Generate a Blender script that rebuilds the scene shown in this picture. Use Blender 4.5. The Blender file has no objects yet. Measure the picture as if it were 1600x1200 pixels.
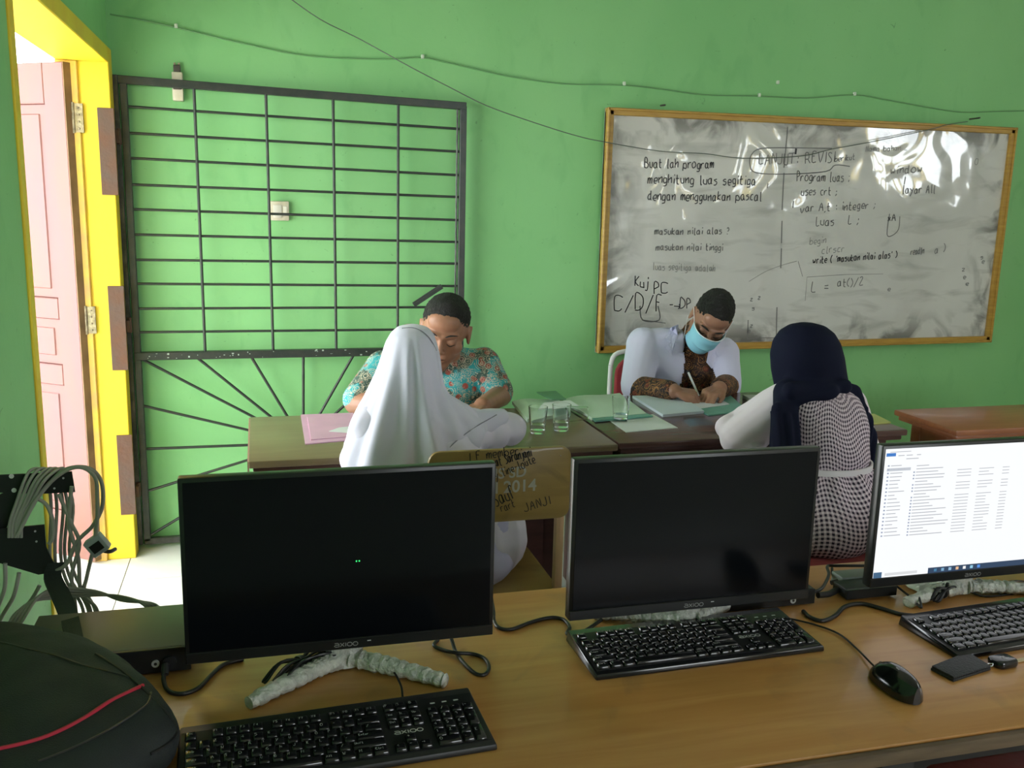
import bpy, bmesh, math, random
import numpy as np
from math import sin, cos, pi, radians, sqrt, atan2
from mathutils import Vector, Matrix, Euler, noise

S = bpy.context.scene
COL = S.collection
random.seed(7)

# ---------------------------------------------------------------- camera
F = 1461.19; YAW = .266184; PIT = .193837; ROL = .02458; CAMH = 1.4716
_fw = Vector((sin(YAW)*cos(PIT), cos(YAW)*cos(PIT), -sin(PIT)))
_r = Vector((cos(YAW), -sin(YAW), 0)); _u = _r.cross(_fw)
_R = _r*cos(ROL)+_u*sin(ROL); _U = -_r*sin(ROL)+_u*cos(ROL)
cd = bpy.data.cameras.new('camera'); cam = bpy.data.objects.new('camera', cd); COL.objects.link(cam)
cd.sensor_fit = 'HORIZONTAL'; cd.sensor_width = 36; cd.lens = F*36/1600; cd.clip_start = .02; cd.clip_end = 200
cam.matrix_world = Matrix(((_R.x, _U.x, -_fw.x, 0), (_R.y, _U.y, -_fw.y, 0), (_R.z, _U.z, -_fw.z, CAMH), (0, 0, 0, 1)))
S.camera = cam

# ---------------------------------------------------------------- world, light, exposure
SKY = 4.2
w = bpy.data.worlds.new('world'); S.world = w; w.use_nodes = True
wn = w.node_tree.nodes; bg = wn['Background']
bg.inputs[0].default_value = (.90, .96, 1.0, 1); bg.inputs[1].default_value = SKY
S.view_settings.view_transform = 'Standard'; S.view_settings.look = 'None'
S.view_settings.gamma = 1; S.view_settings.use_curve_mapping = False
S.view_settings.exposure = 1.3

WY = 4.046      # back wall
LX = -.5375     # left wall
RX = 4.62       # right wall
NY = -3.4       # wall behind the camera
CZ = 2.85       # ceiling
DY0, DY1, DZ = 2.50, 3.93, 1.985   # door opening in the left wall
TZ = .70        # computer table top
KZ = .72        # school desk top

def light(name, loc, rot, sx, sy, power, col=(1, 1, 1), portal=False):
    l = bpy.data.lights.new(name, 'AREA'); l.shape = 'RECTANGLE'; l.size = sx; l.size_y = sy; l.energy = power; l.color = col
    o = bpy.data.objects.new(name, l); o.location = loc; o.rotation_euler = rot; COL.objects.link(o)
    if portal: l.cycles.is_portal = True
    return o
# daylight that comes in through the real openings of the room
WIN_R = [(-2.7, -2.0), (-.6, .2), (1.45, 2.45)]       # windows in the right wall (y spans)
WIN_N = [(1.6, 4.0)]                      # windows in the wall behind the camera (x spans)
light('daylight_door', (LX-.16, (DY0+DY1)/2, DZ/2), (0, -pi/2, 0), DZ, DY1-DY0, 1, portal=True)
for a, b in WIN_R: light('daylight_window', (RX+.02, (a+b)/2, 1.86), (0, pi/2, 0), .5, b-a, 1, portal=True)
for a, b in WIN_N: light('daylight_window', ((a+b)/2, NY-.02, 1.75), (pi/2, 0, 0), b-a, 1.1, 1, portal=True)

sl = bpy.data.lights.new('sun', 'SUN'); sl.energy = 7; sl.angle = radians(.6); sl.color = (1, .97, .9)
so_ = bpy.data.objects.new('sun', sl); so_.rotation_euler = Vector((.40, .12, -.91)).to_track_quat('-Z', 'Y').to_euler(); COL.objects.link(so_)

# ---------------------------------------------------------------- pixel -> world rays
def ray(px, py): return _fw + _R*((px-800)/F) - _U*((py-600)/F)
def PX(px, py, x):
    d = ray(px, py); t = x/d.x; return Vector((x, d.y*t, CAMH+d.z*t))
def PY(px, py, y):
    d = ray(px, py); t = y/d.y; return Vector((d.x*t, y, CAMH+d.z*t))
def PZ(px, py, z):
    d = ray(px, py); t = (z-CAMH)/d.z; return Vector((d.x*t, d.y*t, z))

# ---------------------------------------------------------------- materials
MATS = {}
def mat(name, col, rough=.6, metal=0, spec=.5, noise_amt=0, noise_scale=8, col2=None, bump=0, bump_scale=60, stretch=(1, 1, 1), coat=0, trans=0, ior=1.45, emit=0, sheen=0, detail=4):
    if name in MATS: return MATS[name]
    m = bpy.data.materials.new(name); m.use_nodes = True; nt = m.node_tree; N = nt.nodes; L = nt.links
    b = N['Principled BSDF']; c = tuple(col)+(1,)
    b.inputs['Base Color'].default_value = c; b.inputs['Roughness'].default_value = rough
    b.inputs['Metallic'].default_value = metal; b.inputs['Specular IOR Level'].default_value = spec
    b.inputs['Coat Weight'].default_value = coat; b.inputs['Transmission Weight'].default_value = trans; b.inputs['IOR'].default_value = ior
    b.inputs['Sheen Weight'].default_value = sheen
    if emit: b.inputs['Emission Color'].default_value = c; b.inputs['Emission Strength'].default_value = emit; b.inputs['Base Color'].default_value = (.01, .01, .01, 1)
    if noise_amt or bump:
        tc = N.new('ShaderNodeTexCoord'); mp = N.new('ShaderNodeMapping'); L.new(tc.outputs['Object'], mp.inputs[0]); mp.inputs['Scale'].default_value = stretch
    if noise_amt:
        t = N.new('ShaderNodeTexNoise'); t.inputs['Scale'].default_value = noise_scale; t.inputs['Detail'].default_value = detail
        L.new(mp.outputs[0], t.inputs[0])
        cr = N.new('ShaderNodeValToRGB'); cr.color_ramp.elements[0].position = .3; cr.color_ramp.elements[1].position = .72
        c2 = tuple(col2) if col2 else tuple(x*(1-noise_amt) for x in col)
        cr.color_ramp.elements[0].color = c2+(1,); cr.color_ramp.elements[1].color = c
        L.new(t.outputs[0], cr.inputs[0]); L.new(cr.outputs[0], b.inputs['Base Color'])
    if bump:
        t2 = N.new('ShaderNodeTexNoise'); t2.inputs['Scale'].default_value = bump_scale; t2.inputs['Detail'].default_value = 3
        L.new(mp.outputs[0], t2.inputs[0]); bp = N.new('ShaderNodeBump'); bp.inputs['Strength'].default_value = bump; bp.inputs['Distance'].default_value = .01
        L.new(t2.outputs[0], bp.inputs['Height']); L.new(bp.outputs[0], b.inputs['Normal'])
    MATS[name] = m; return m

def nodes_of(m):
    nt = m.node_tree; return nt.nodes, nt.links, nt.nodes['Principled BSDF']
def mathn(N, L, op, a, b=None):
    n = N.new('ShaderNodeMath'); n.operation = op
    for i, v in enumerate((a, b)):
        if v is None: continue
        if isinstance(v, (int, float)): n.inputs[i].default_value = v
        else: L.new(v, n.inputs[i])
    return n.outputs[0]
def mixc(N, L, f, a, b):
    n = N.new('ShaderNodeMix'); n.data_type = 'RGBA'
    for sock, v in ((n.inputs['Factor'], f), (n.inputs['A'], a), (n.inputs['B'], b)):
        if isinstance(v, (int, float)): sock.default_value = v
        elif isinstance(v, tuple): sock.default_value = v+(1,)
        else: L.new(v, sock)
    return n.outputs['Result']
def ramp(N, L, f, p0, p1, inv=False):
    n = N.new('ShaderNodeMapRange'); n.inputs['From Min'].default_value = p0; n.inputs['From Max'].default_value = p1
    if inv: n.inputs['To Min'].default_value = 1; n.inputs['To Max'].default_value = 0
    L.new(f, n.inputs['Value']); return n.outputs['Result']
def noisen(N, L, vec, scale, detail=4, dist=0):
    n = N.new('ShaderNodeTexNoise'); n.inputs['Scale'].default_value = scale; n.inputs['Detail'].default_value = detail; n.inputs['Distortion'].default_value = dist
    L.new(vec, n.inputs[0]); return n.outputs[0]

# ---------------------------------------------------------------- objects
MW = {}
def tag(o, label=None, cat=None, group=None, kind=None):
    for k, v in (('label', label), ('category', cat), ('group', group), ('kind', kind)):
        if v: o[k] = v
    return o
def thing(name, label, cat, loc=(0, 0, 0), rz=0, group=None, kind=None):
    o = bpy.data.objects.new(name, None); COL.objects.link(o); o.empty_display_size = .1
    o.location = loc; o.rotation_euler = (0, 0, rz)
    MW[o] = Matrix.Translation(Vector(loc)) @ Matrix.Rotation(rz, 4, 'Z')
    return tag(o, label, cat, group, kind)
def dup(root, loc, rz, label, group=None):
    r = root.copy(); COL.objects.link(r); r.location = loc; r.rotation_euler = (0, 0, rz)
    MW[r] = Matrix.Translation(Vector(loc)) @ Matrix.Rotation(rz, 4, 'Z')
    r['label'] = label
    if group: r['group'] = group
    for ch in list(root.children):
        c = ch.copy(); COL.objects.link(c); c.parent = r
        for g in ch.children:
            d = g.copy(); COL.objects.link(d); d.parent = c
    return r

class MB:
    """collects geometry for one mesh"""
    def __init__(s): s.v = []; s.f = []
    def add(s, vs, fs):
        n = len(s.v); s.v += [tuple(p) for p in vs]; s.f += [tuple(i+n for i in f) for f in fs]; return s
    def box(s, x0, y0, z0, x1, y1, z1, M=None):
        vs = [Vector(p) for p in ((x0, y0, z0), (x1, y0, z0), (x1, y1, z0), (x0, y1, z0), (x0, y0, z1), (x1, y0, z1), (x1, y1, z1), (x0, y1, z1))]
        if M: vs = [M @ p for p in vs]
        return s.add(vs, [(0, 3, 2, 1), (4, 5, 6, 7), (0, 1, 5, 4), (1, 2, 6, 5), (2, 3, 7, 6), (3, 0, 4, 7)])
    def bar(s, a, b, wx, wy=None, up=(0, 0, 1)):
        a, b = Vector(a), Vector(b); d = (b-a); Lh = d.length; d.normalize(); wy = wy or wx
        up = Vector(up)
        if abs(d.dot(up)) > .98: up = Vector((0, 1, 0))
        x = d.cross(up).normalized(); y = x.cross(d)
        M = Matrix((x, d, y)).transposed().to_4x4(); M.translation = a
        return s.box(-wx/2, 0, -wy/2, wx/2, Lh, wy/2, M)
    def tube(s, pts, r, seg=8, smooth=0, rr=None):
        pts = [Vector(p) for p in pts]
        if smooth: pts = crom(pts, smooth)
        n = len(pts); rings = []; prev = None
        for i, p in enumerate(pts):
            d = (pts[min(i+1, n-1)]-pts[max(i-1, 0)])
            if d.length < 1e-9: d = Vector((0, 0, 1))
            d.normalize()
            if prev is None:
                u = d.cross(Vector((0, 0, 1)))
                if u.length < .05: u = d.cross(Vector((0, 1, 0)))
            else: u = prev-d*prev.dot(d)
            u.normalize(); prev = u; v = d.cross(u)
            ri = r if rr is None else rr(i/(n-1))
            rings.append([p+(u*cos(2*pi*k/seg)+v*sin(2*pi*k/seg))*ri for k in range(seg)])
        return s.rings(rings)
    def rings(s, rings, cap=True, closed=False):
        seg = len(rings[0]); vs = [p for R in rings for p in R]; fs = []
        m = len(rings)
        for i in range(m-1 + (1 if closed else 0)):
            a, b = i*seg, ((i+1) % m)*seg
            for k in range(seg):
                k2 = (k+1) % seg; fs.append((a+k, a+k2, b+k2, b+k))
        if cap and not closed: fs.append(tuple(range(seg))[::-1]); fs.append(tuple((m-1)*seg+k for k in range(seg)))
        return s.add(vs, fs)
    def lathe(s, prof, M=None, seg=24):
        rg = []
        for r, z in prof:
            R = [Vector((r*cos(2*pi*k/seg), r*sin(2*pi*k/seg), z)) for k in range(seg)]
            rg.append([M @ p for p in R] if M else R)
        return s.rings(rg)
    def prism(s, poly, h, M=None):
        """polygon in local xy, extruded from z=0 to h"""
        n = len(poly); vs = [Vector((x, y, 0)) for x, y in poly]+[Vector((x, y, h)) for x, y in poly]
        if M: vs = [M @ p for p in vs]
        fs = [tuple(range(n))[::-1], tuple(range(n, 2*n))]+[(i, (i+1) % n, n+(i+1) % n, n+i) for i in range(n)]
        return s.add(vs, fs)
    def sphere(s, c, r, seg=16, rn=10, M=None):
        c = Vector(c); rx, ry, rz = (r, r, r) if isinstance(r, (int, float)) else r; rg = []
        for i in range(rn+1):
            t = pi*i/rn; t = max(.02, min(pi-.02, t))
            R = [Vector((rx*sin(t)*cos(2*pi*k/seg), ry*sin(t)*sin(2*pi*k/seg), -rz*cos(t))) for k in range(seg)]
            rg.append([c+((M @ p) if M else p) for p in R])
        return s.rings(rg)
    def cap(s, a, b, r1, r2=None, seg=14):
        """tapered capsule"""
        a, b = Vector(a), Vector(b); r2 = r1 if r2 is None else r2; d = (b-a)
        if d.length < 1e-6: return s.sphere(a, r1)
        d.normalize(); u = d.cross(Vector((0, 0, 1)))
        if u.length < .05: u = d.cross(Vector((0, 1, 0)))
        u.normalize(); v = d.cross(u); rg = []
        for c, r, ts in ((a, r1, (-.98, -.8, -.5, 0)), (b, r2, (0, .5, .8, .98))):
            for t in ts:
                q = r*sqrt(1-t*t); rg.append([c+d*(t*r)+(u*cos(2*pi*k/seg)+v*sin(2*pi*k/seg))*q for k in range(seg)])
        return s.rings(rg)
    def loft(s, rg, seg=32, p=2.0, M=None):
        """rings: (cx,cy,z,rx,ry[,yaw])"""
        out = []
        for t in rg:
            cx, cy, z, rx, ry = t[:5]; yw = t[5] if len(t) > 5 else 0; R = []
            for k in range(seg):
                a = 2*pi*k/seg; ca, sa = cos(a), sin(a)
                x = rx*math.copysign(abs(ca)**(2/p), ca); y = ry*math.copysign(abs(sa)**(2/p), sa)
                q = Vector((cx+x*cos(yw)-y*sin(yw), cy+x*sin(yw)+y*cos(yw), z)); R.append(M @ q if M else q)
            out.append(R)
        return s.rings(out)
    def mesh(s, name):
        me = bpy.data.meshes.new(name); me.from_pydata(s.v, [], s.f); me.update(); return me
    def build(s, name, m, parent=None, world=True, smooth=False, bevel=0, bseg=2):
        vs = s.v
        if parent is not None and world:
            Mi = MW[parent].inverted(); vs = [tuple(Mi @ Vector(p)) for p in vs]
        me = bpy.data.meshes.new(name); me.from_pydata(vs, [], s.f); me.update()
        bm = bmesh.new(); bm.from_mesh(me); bmesh.ops.recalc_face_normals(bm, faces=bm.faces)
        if bevel:
            es = [e for e in bm.edges if len(e.link_faces) == 2 and e.calc_face_angle(0) > radians(30)]
            bmesh.ops.bevel(bm, geom=es, offset=bevel, offset_type='OFFSET', segments=bseg, profile=.5, affect='EDGES', clamp_overlap=True)
        bm.to_mesh(me); bm.free()
        if m: me.materials.append(m)
        if smooth or bevel:
            for p in me.polygons: p.use_smooth = True
            me.set_sharp_from_angle(angle=radians(35 if bevel or not smooth else 55))
        o = bpy.data.objects.new(name, me); COL.objects.link(o)
        if parent is not None:
            o.parent = parent; MW[o] = MW[parent]
        else: MW[o] = Matrix.Identity(4)
        return o
def crom(p, n):
    out = []; m = len(p)
    for i in range(m-1):
        a, b, c, d = p[max(i-1, 0)], p[i], p[i+1], p[min(i+2, m-1)]
        for k in range(n):
            t = k/n; out.append(.5*((2*b)+(c-a)*t+(2*a-5*b+4*c-d)*t*t+(3*b-a-3*c+d)*t**3))
    out.append(p[-1]); return out
def instance(src_me, name, M, parent, m=None):
    o = bpy.data.objects.new(name, src_me); COL.objects.link(o); o.parent = parent; o.matrix_basis = M; return o
def adopt(o, parent):
    """same local frame as parent"""
    o.parent = parent; return o

# ---------------------------------------------------------------- single-stroke handwriting
G = {'a': "46 26 14 22 43 46|46 43 52", 'b': "19 12|14 36 54 42 12", 'c': "46 26 14 22 42", 'd': "46 26 14 22 43|49 43 52", 'e': "14 44 46 26 14 22 42",
'f': "48 39 28 22|16 36", 'g': "46 26 14 22 43|46 41 30 10", 'h': "19 12|14 36 46 42", 'i': "26 22|28 29", 'j': "36 31 20 10|38 39", 'k': "19 12|46 14 42", 'l': "29 22 32",
'm': "16 12|14 26 36 32|34 46 56 52", 'n': "16 12|14 36 46 42", 'o': "26 14 22 42 54 46 26", 'p': "16 10|15 36 54 42 13", 'r': "16 12|14 26 46", 's': "46 26 15 44 32 12",
't': "29 23 32 42|16 46", 'u': "16 13 22 42|46 42", 'v': "16 32 56", 'w': "16 22 34 42 56", 'x': "16 42|46 12", 'y': "16 34|56 20 10", 'z': "16 46 12 42", 'q': "46 26 14 22 43|46 40",
'A': "12 39 52|25 45", 'B': "12 19 39 47 36 16|36 54 42 12", 'C': "58 39 18 13 22 42 53", 'D': "12 19 39 57 54 32 12", 'E': "49 19 12 42|16 36", 'F': "49 19 12|16 36", 'G': "48 29 15 22 42 45 35",
'I': "22 29", 'J': "49 43 22 13", 'K': "19 12|49 15 42", 'L': "19 12 42", 'M': "12 19 35 59 52", 'N': "12 19 42 49", 'O': "29 16 22 42 56 49 29", 'P': "12 19 39 47 36 15", 'R': "12 19 39 47 35 15|35 52",
'S': "48 29 17 44 32 12", 'T': "09 59|39 32", 'U': "19 13 22 42 49", 'V': "19 32 59", 'W': "19 22 35 42 59", '0': "29 16 14 22 42 54 57 49 29", '1': "17 29 22", '2': "18 39 48 12 52", '3': "19 49 36 54 32 12", '4': "42 49 14 54",
'5': "49 19 16 36 54 32 12", '6': "49 16 13 32 44 35 15", '7': "19 49 22", '8': "39 17 44 32 13 46 48 39", '9': "46 17 29 48 42", '/': "11 59", ':': "23 22|26 25", ';': "23 11|26 25", ',': "22 11", '.': "22 23", '(': "39 16 13 31", ')': "19 36 33 11",
'=': "14 44|16 46", '-': "15 45", '>': "04 54 46|54 42", '\'': "29 27", '!': "29 25|23 22", '+': "14 54|32 37", '?': "18 39 47 25|23 22", '_': "12 52", '[': "39 19 11 31", '<': "46 14 42", '*': "16 44|14 46"}
def strokes(txt, jit=0, wide=1.0, gap=5.6):
    """list of polylines in em units (x-height = 4 units), total width"""
    out = []; x = 0
    for ch in txt:
        if ch == ' ': x += gap*.8; continue
        g = G.get(ch) or G.get(ch.lower())
        if not g: x += gap; continue
        wmax = 0; dy = random.uniform(-jit, jit)*.6
        for st in g.split('|'):
            pl = []
            for q in st.split():
                pl.append((x+(int(q[0])-1)*wide+random.uniform(-jit, jit)*.35, int(q[1])-2+dy+random.uniform(-jit, jit)*.35)); wmax = max(wmax, int(q[0])*wide)
            out.append(pl)
        x += wmax+.7
    return out, max(x-.7, .1)
def smooth2(pl, n=3):
    if len(pl) < 3: return pl
    v = crom([Vector((a, b, 0)) for a, b in pl], n); return [(p.x, p.y) for p in v]
def ribbon(mb, pts, wd, N):
    """flat ribbon along 3d points with face normal N"""
    n = len(pts)
    if n < 2: return
    vs = []
    for i, p in enumerate(pts):
        d = pts[min(i+1, n-1)]-pts[max(i-1, 0)]
        s = d.cross(N)
        s = s.normalized()*wd/2 if s.length > 1e-9 else Vector((wd/2, 0, 0))
        vs += [p+s, p-s]
    mb.add(vs, [(2*i, 2*i+1, 2*i+3, 2*i+2) for i in range(n-1)])
def write(mb, txt, O, U, V, N, size, length=None, wd=.003, jit=.0, sm=3, wide=1.0):
    """O = start of the baseline, U/V unit axes, size = one grid unit"""
    st, W_ = strokes(txt, jit, wide); k = (length/W_) if length else size
    for pl in st:
        pl = smooth2(pl, sm) if sm else pl
        ribbon(mb, [O+U*(x*k)+V*(y*size) for x, y in pl], wd, N)
    return mb
# ================================================================ materials of the place
def wall_mat():
    m = mat('green_paint', (.2, .55, .22), rough=.55, spec=.35); N, L, b = nodes_of(m)
    tc = N.new('ShaderNodeTexCoord').outputs['Object']
    mp = N.new('ShaderNodeMapping'); mp.inputs['Scale'].default_value = (1, 1, .55); L.new(tc, mp.inputs[0])
    big = noisen(N, L, mp.outputs[0], 1.1, 3); sm = noisen(N, L, mp.outputs[0], 9, 6, .6); sp = noisen(N, L, tc, 38, 3, 1.5)
    c = mixc(N, L, ramp(N, L, big, .35, .7), (.215, .53, .20), (.29, .61, .26))
    c = mixc(N, L, mathn(N, L, 'MULTIPLY', ramp(N, L, sm, .56, .75), .22), c, (.10, .34, .12))
    c = mixc(N, L, mathn(N, L, 'MULTIPLY', ramp(N, L, sp, .70, .78), .5), c, (.07, .18, .07))
    L.new(c, b.inputs['Base Color'])
    bp = N.new('ShaderNodeBump'); bp.inputs['Strength'].default_value = .25; bp.inputs['Distance'].default_value = .004
    L.new(noisen(N, L, tc, 26, 5), bp.inputs['Height']); L.new(bp.outputs[0], b.inputs['Normal']); return m
M_WALL = wall_mat()
M_CREAMW = mat('cream_wall_paint', (.62, .58, .50), .7, noise_amt=.1, noise_scale=2)
M_CEIL = mat('ceiling_board', (.62, .60, .52), .8, noise_amt=.15, noise_scale=2)
M_TILE = mat('white_floor_tile', (.78, .77, .74), .22, noise_amt=.12, noise_scale=5)
M_GROUT = mat('floor_grout', (.30, .28, .25), .9)
M_YEL = mat('yellow_paint', (.86, .66, .03), .45, noise_amt=.25, noise_scale=7, col2=(.80, .52, .03))
M_YELR = mat('worn_yellow_paint', (.78, .55, .06), .5, noise_amt=.5, noise_scale=12, col2=(.62, .36, .12))
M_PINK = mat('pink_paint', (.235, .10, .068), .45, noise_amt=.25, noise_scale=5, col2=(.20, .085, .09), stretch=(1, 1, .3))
M_PINKD = mat('bare_brown_edge', (.30, .18, .09), .7, noise_amt=.4, noise_scale=9)
M_RUST = mat('rusty_steel_plate', (.105, .07, .055), .75, noise_amt=.45, noise_scale=14, col2=(.13, .06, .035), bump=.2)
M_HINGE = mat('old_brass_hinge', (.50, .42, .28), .4, .7, noise_amt=.6, noise_scale=60, bump=.3)
M_GATE = mat('dark_green_black_iron', (.028, .040, .034), .38, .3, noise_amt=.5, noise_scale=30, col2=(.05, .052, .046), bump=.1)
M_GATEP = mat('worn_grey_iron', (.10, .10, .095), .35, .5, noise_amt=.7, noise_scale=26, col2=(.03, .035, .03))
M_CREAM = mat('cream_plastic', (.72, .66, .50), .4, noise_amt=.2, noise_scale=30)
M_DARKP = mat('dark_bakelite', (.07, .06, .05), .5)
M_WIRE = mat('green_painted_wire', (.16, .36, .15), .5)
M_WIRED = mat('thin_dark_wire', (.10, .12, .10), .5)
M_CLIP = mat('white_clip', (.66, .75, .62), .5)

def struct(name, mb, m, parent=None, **k):
    o = mb.build(name, m, parent, **k)
    if parent is None: o['kind'] = 'structure'
    return o
def smesh(name):
    o = bpy.data.objects.new(name, None); COL.objects.link(o); MW[o] = Matrix.Identity(4); o['kind'] = 'structure'; return o

# ---- walls
T = .14
struct('wall_back', MB().box(LX-T, WY, 0, RX+T, WY+T, CZ), M_WALL)
wl = MB().box(LX-T, NY, 0, LX, -1.4, CZ).box(LX-T, .8, 0, LX, DY0, CZ).box(LX-T, -1.4, 0, LX, .8, CZ).box(LX-T, DY0, DZ, LX, WY, CZ).box(LX-T, DY1, 0, LX, WY, DZ)
struct('wall_left', wl, M_WALL)
wr = MB(); ys = [NY]+[q for a in WIN_R for q in a]+[WY]
for i in range(0, len(ys), 2): wr.box(RX, ys[i], 0, RX+T, ys[i+1], CZ)
for a, b in WIN_R: wr.box(RX, a, 0, RX+T, b, 1.6).box(RX, a, 2.12, RX+T, b, CZ)
struct('wall_right', wr, M_CREAMW)
wb = MB(); xs = [LX-T]+[q for a in WIN_N for q in a]+[RX+T]
for i in range(0, len(xs), 2): wb.box(xs[i], NY-T, 0, xs[i+1], NY, CZ)
for a, b in WIN_N: wb.box(a, NY-T, 0, b, NY, 1.2).box(a, NY-T, 2.3, b, NY, CZ)
struct('wall_rear', wb, M_CREAMW)
struct('ceiling', MB().box(LX-T, NY-T, CZ, RX+T, WY+T, CZ+.1), M_CEIL)
for i, (a, b) in enumerate(WIN_R):
    m_ = MB()
    for y in (a, (a+b)/2-.02, b-.04): m_.box(RX+.02, y, 1.6, RX+.08, y+.04, 2.12)
    for z in (1.6, 2.08): m_.box(RX+.02, a, z, RX+.08, b, z+.04)
    struct('window_%d' % (i+1), m_, M_YEL)
for i, (a, b) in enumerate(WIN_N):
    m_ = MB()
    for x in (a, (a+b)/2-.02, b-.04): m_.box(x, NY-.08, 1.2, x+.04, NY-.02, 2.3)
    for z in (1.2, 2.26): m_.box(a, NY-.08, z, b, NY-.02, z+.04)
    struct('window_%d' % (i+4), m_, M_YEL)
# ---- floor: slab (grout) and tiles
fl = smesh('floor')
o = MB().box(LX-2.2, NY-T, -.1, RX+T, WY+2.5, -.004).build('slab', M_GROUT, fl)
tl = MB().box(.002, .002, -.006, .398, .398, 0).mesh('tile'); tl.materials.append(M_TILE)
nx = int((RX-LX)/.4)+1; ny = int((WY-0)/.4)+1
for i in range(-6, nx):
    for j in range(-2, ny+2):
        x, y = LX+i*.4, WY-(j+1)*.4
        if i < -5: continue
        if i < 0 and (y < 1.6 or y > WY+.8): continue
        if i >= 0 and (y < 0 or y > WY-.3): continue
        if x > RX-.3: continue
        instance(tl, 'tile', Matrix.Translation((x, y, 0)), fl)
g_ = MB()
for i in range(0, nx-1):
    for j in range(10, 19):
        x, y = LX+i*.4, WY-(j+1)*.4
        if y < 0: g_.box(x+.002, y+.002, -.006, x+.398, y+.398, 0)
tag(g_.build('rear_tiles', M_TILE, fl), kind='stuff')
# porch roof outside the door
struct('trim_1', MB().box(LX-T-1.9, 1.0, 2.42, LX-T, 6.5, 2.5), mat('porch_board', (.7, .68, .6), .8))
struct('wall_light_block', MB().box(LX-T-1.7, .9, 0, LX-T, 1.0, 2.42), mat('low_white_wall', (.8, .8, .76), .8))  # unseen wall added to keep outdoor light off the door leaf
struct('ground_outside', MB().box(-16, -8, -.12, LX-2.2, 14, -.005), mat('pale_concrete', (.55, .54, .5), .9))
struct('wall_outside', MB().box(LX-2.2, WY+2.2, 0, LX-T, WY+2.3, .9), mat('low_white_wall', (.8, .8, .76), .8))

# ---- yellow door frame on the left wall opening
fr = smesh('door_frame_1'); fr.name = 'trim_2'
F1 = DY1; P = .022       # frame stands 2 cm proud of the wall
def frame_piece(n, x0, y0, z0, x1, y1, z1, m=M_YEL): return MB().box(x0, y0, z0, x1, y1, z1).build(n, m, fr, bevel=.003, bseg=1)
frame_piece('far_jamb', LX-T-.02, DY1-.05, 0, LX+P, DY1+.035, DZ+.008)
frame_piece('jamb_stop', LX-T-.02, DY1-.062, 0, LX-.085, DY1-.05, DZ-.05, M_YELR)
frame_piece('near_jamb', LX-T-.02, DY0-.035, 0, LX+.006, DY0+.012, DZ+.008)
frame_piece('head', LX-T-.02, DY0+.012, DZ-.05, LX+P, DY1-.05, DZ+.008)
# rusty plates nailed on the far jamb, toward the gate
for (p0, p1) in (((158, 160), (176, 305)), ((174, 457), (190, 592)), ((188, 706), (202, 832))):
    a = PX(p0[0], p0[1], LX+P); b = PX(p1[0]-4, p1[1], LX+P)
    MB().box(LX-.026, DY1-.056, b.z, LX+P+.010, DY1-.0495, a.z).build('hinge_plate', M_RUST, fr, bevel=.001, bseg=1)

# ---- pink door leaf, swung outward
dr = smesh('door_1')
hx, hy = LX-.108, DY1-.058
dang = atan2(.60, -.80)
DM = Matrix.Translation((hx, hy, 0)) @ Matrix.Rotation(dang, 4, 'Z')   # local x along the leaf, y = thickness (towards camera = +y side?)
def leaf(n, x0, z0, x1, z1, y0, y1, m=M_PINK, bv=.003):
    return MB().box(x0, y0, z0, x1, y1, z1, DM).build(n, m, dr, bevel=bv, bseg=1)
LWd, LH = .82, 1.925
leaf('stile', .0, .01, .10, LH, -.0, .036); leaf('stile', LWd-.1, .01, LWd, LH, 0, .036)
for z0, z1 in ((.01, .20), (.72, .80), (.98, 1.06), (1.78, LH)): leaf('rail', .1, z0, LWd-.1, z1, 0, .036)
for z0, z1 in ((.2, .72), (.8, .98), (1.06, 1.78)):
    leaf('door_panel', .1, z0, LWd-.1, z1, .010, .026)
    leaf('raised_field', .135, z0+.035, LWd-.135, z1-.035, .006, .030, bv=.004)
leaf('bare_edge', -.003, .01, 0.0, LH, 0, .036, M_PINKD, 0)
for pz in ((112, 184), (134, 500)):
    c = PY(pz[0], pz[1], hy)
    h = MB().box(hx-.035, hy-.006, c.z-.052, hx-.004, hy-.002, c.z+.052).box(hx+.006, hy-.006, c.z-.052, hx+.034, hy+.006, c.z+.052)
    h.tube([(hx+.001, hy-.008, c.z-.055), (hx+.001, hy-.008, c.z+.055)], .005)
    for k in range(4):
        for sx in (-.02, .02): h.sphere((hx+sx, hy-.007, c.z-.038+k*.025), .0035, 8, 5)
    h.build('hinge', M_HINGE, dr)

# ---------------------------------------------------------------- iron security gate, folded open against the back wall
GY = WY-.055
gt = thing('security_gate', 'dark iron barred security gate folded open against green wall beside door', 'gate', (LX+.05, GY, 0))
c00 = PY(187, 124, GY); c10 = PY(725, 166, GY); cm0 = PY(207, 556, GY); cb0 = PY(213, 846, GY)
gx0, gx1 = c00.x, c10.x-.004; gz1 = (c00.z+c10.z)/2-.004; gzm = PY(400, 553, GY).z; gz0 = max(.03, cb0.z)
bw = .028
def gbar(n, a, b, wd=.028, m=M_GATE): return MB().bar(a, b, wd, up=(0, 1, 0)).build(n, m, gt, bevel=.002, bseg=1)
zt0, zt1 = c00.z, c10.z   # the top bar sags a little to the right
gbar('frame_rail', (gx0-.012, GY, zt0), (gx1+.012, GY, zt1), .03)
gbar('frame_rail', (gx0, GY, gzm), (gx1, GY, gzm), .032)
gbar('frame_rail', (gx0, GY, gz0), (gx1, GY, gz0), .026, M_GATEP)
gbar('frame_post', (gx0+.012, GY, gz0), (gx0+.012, GY, zt0), .026)
gbar('frame_post', (gx0-.018, GY-.008, gz0-.01), (gx0-.018, GY-.008, zt0+.015), .024, M_GATEP)
gbar('frame_post', (gx1, GY, gz0), (gx1, GY, zt1), .028)
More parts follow.
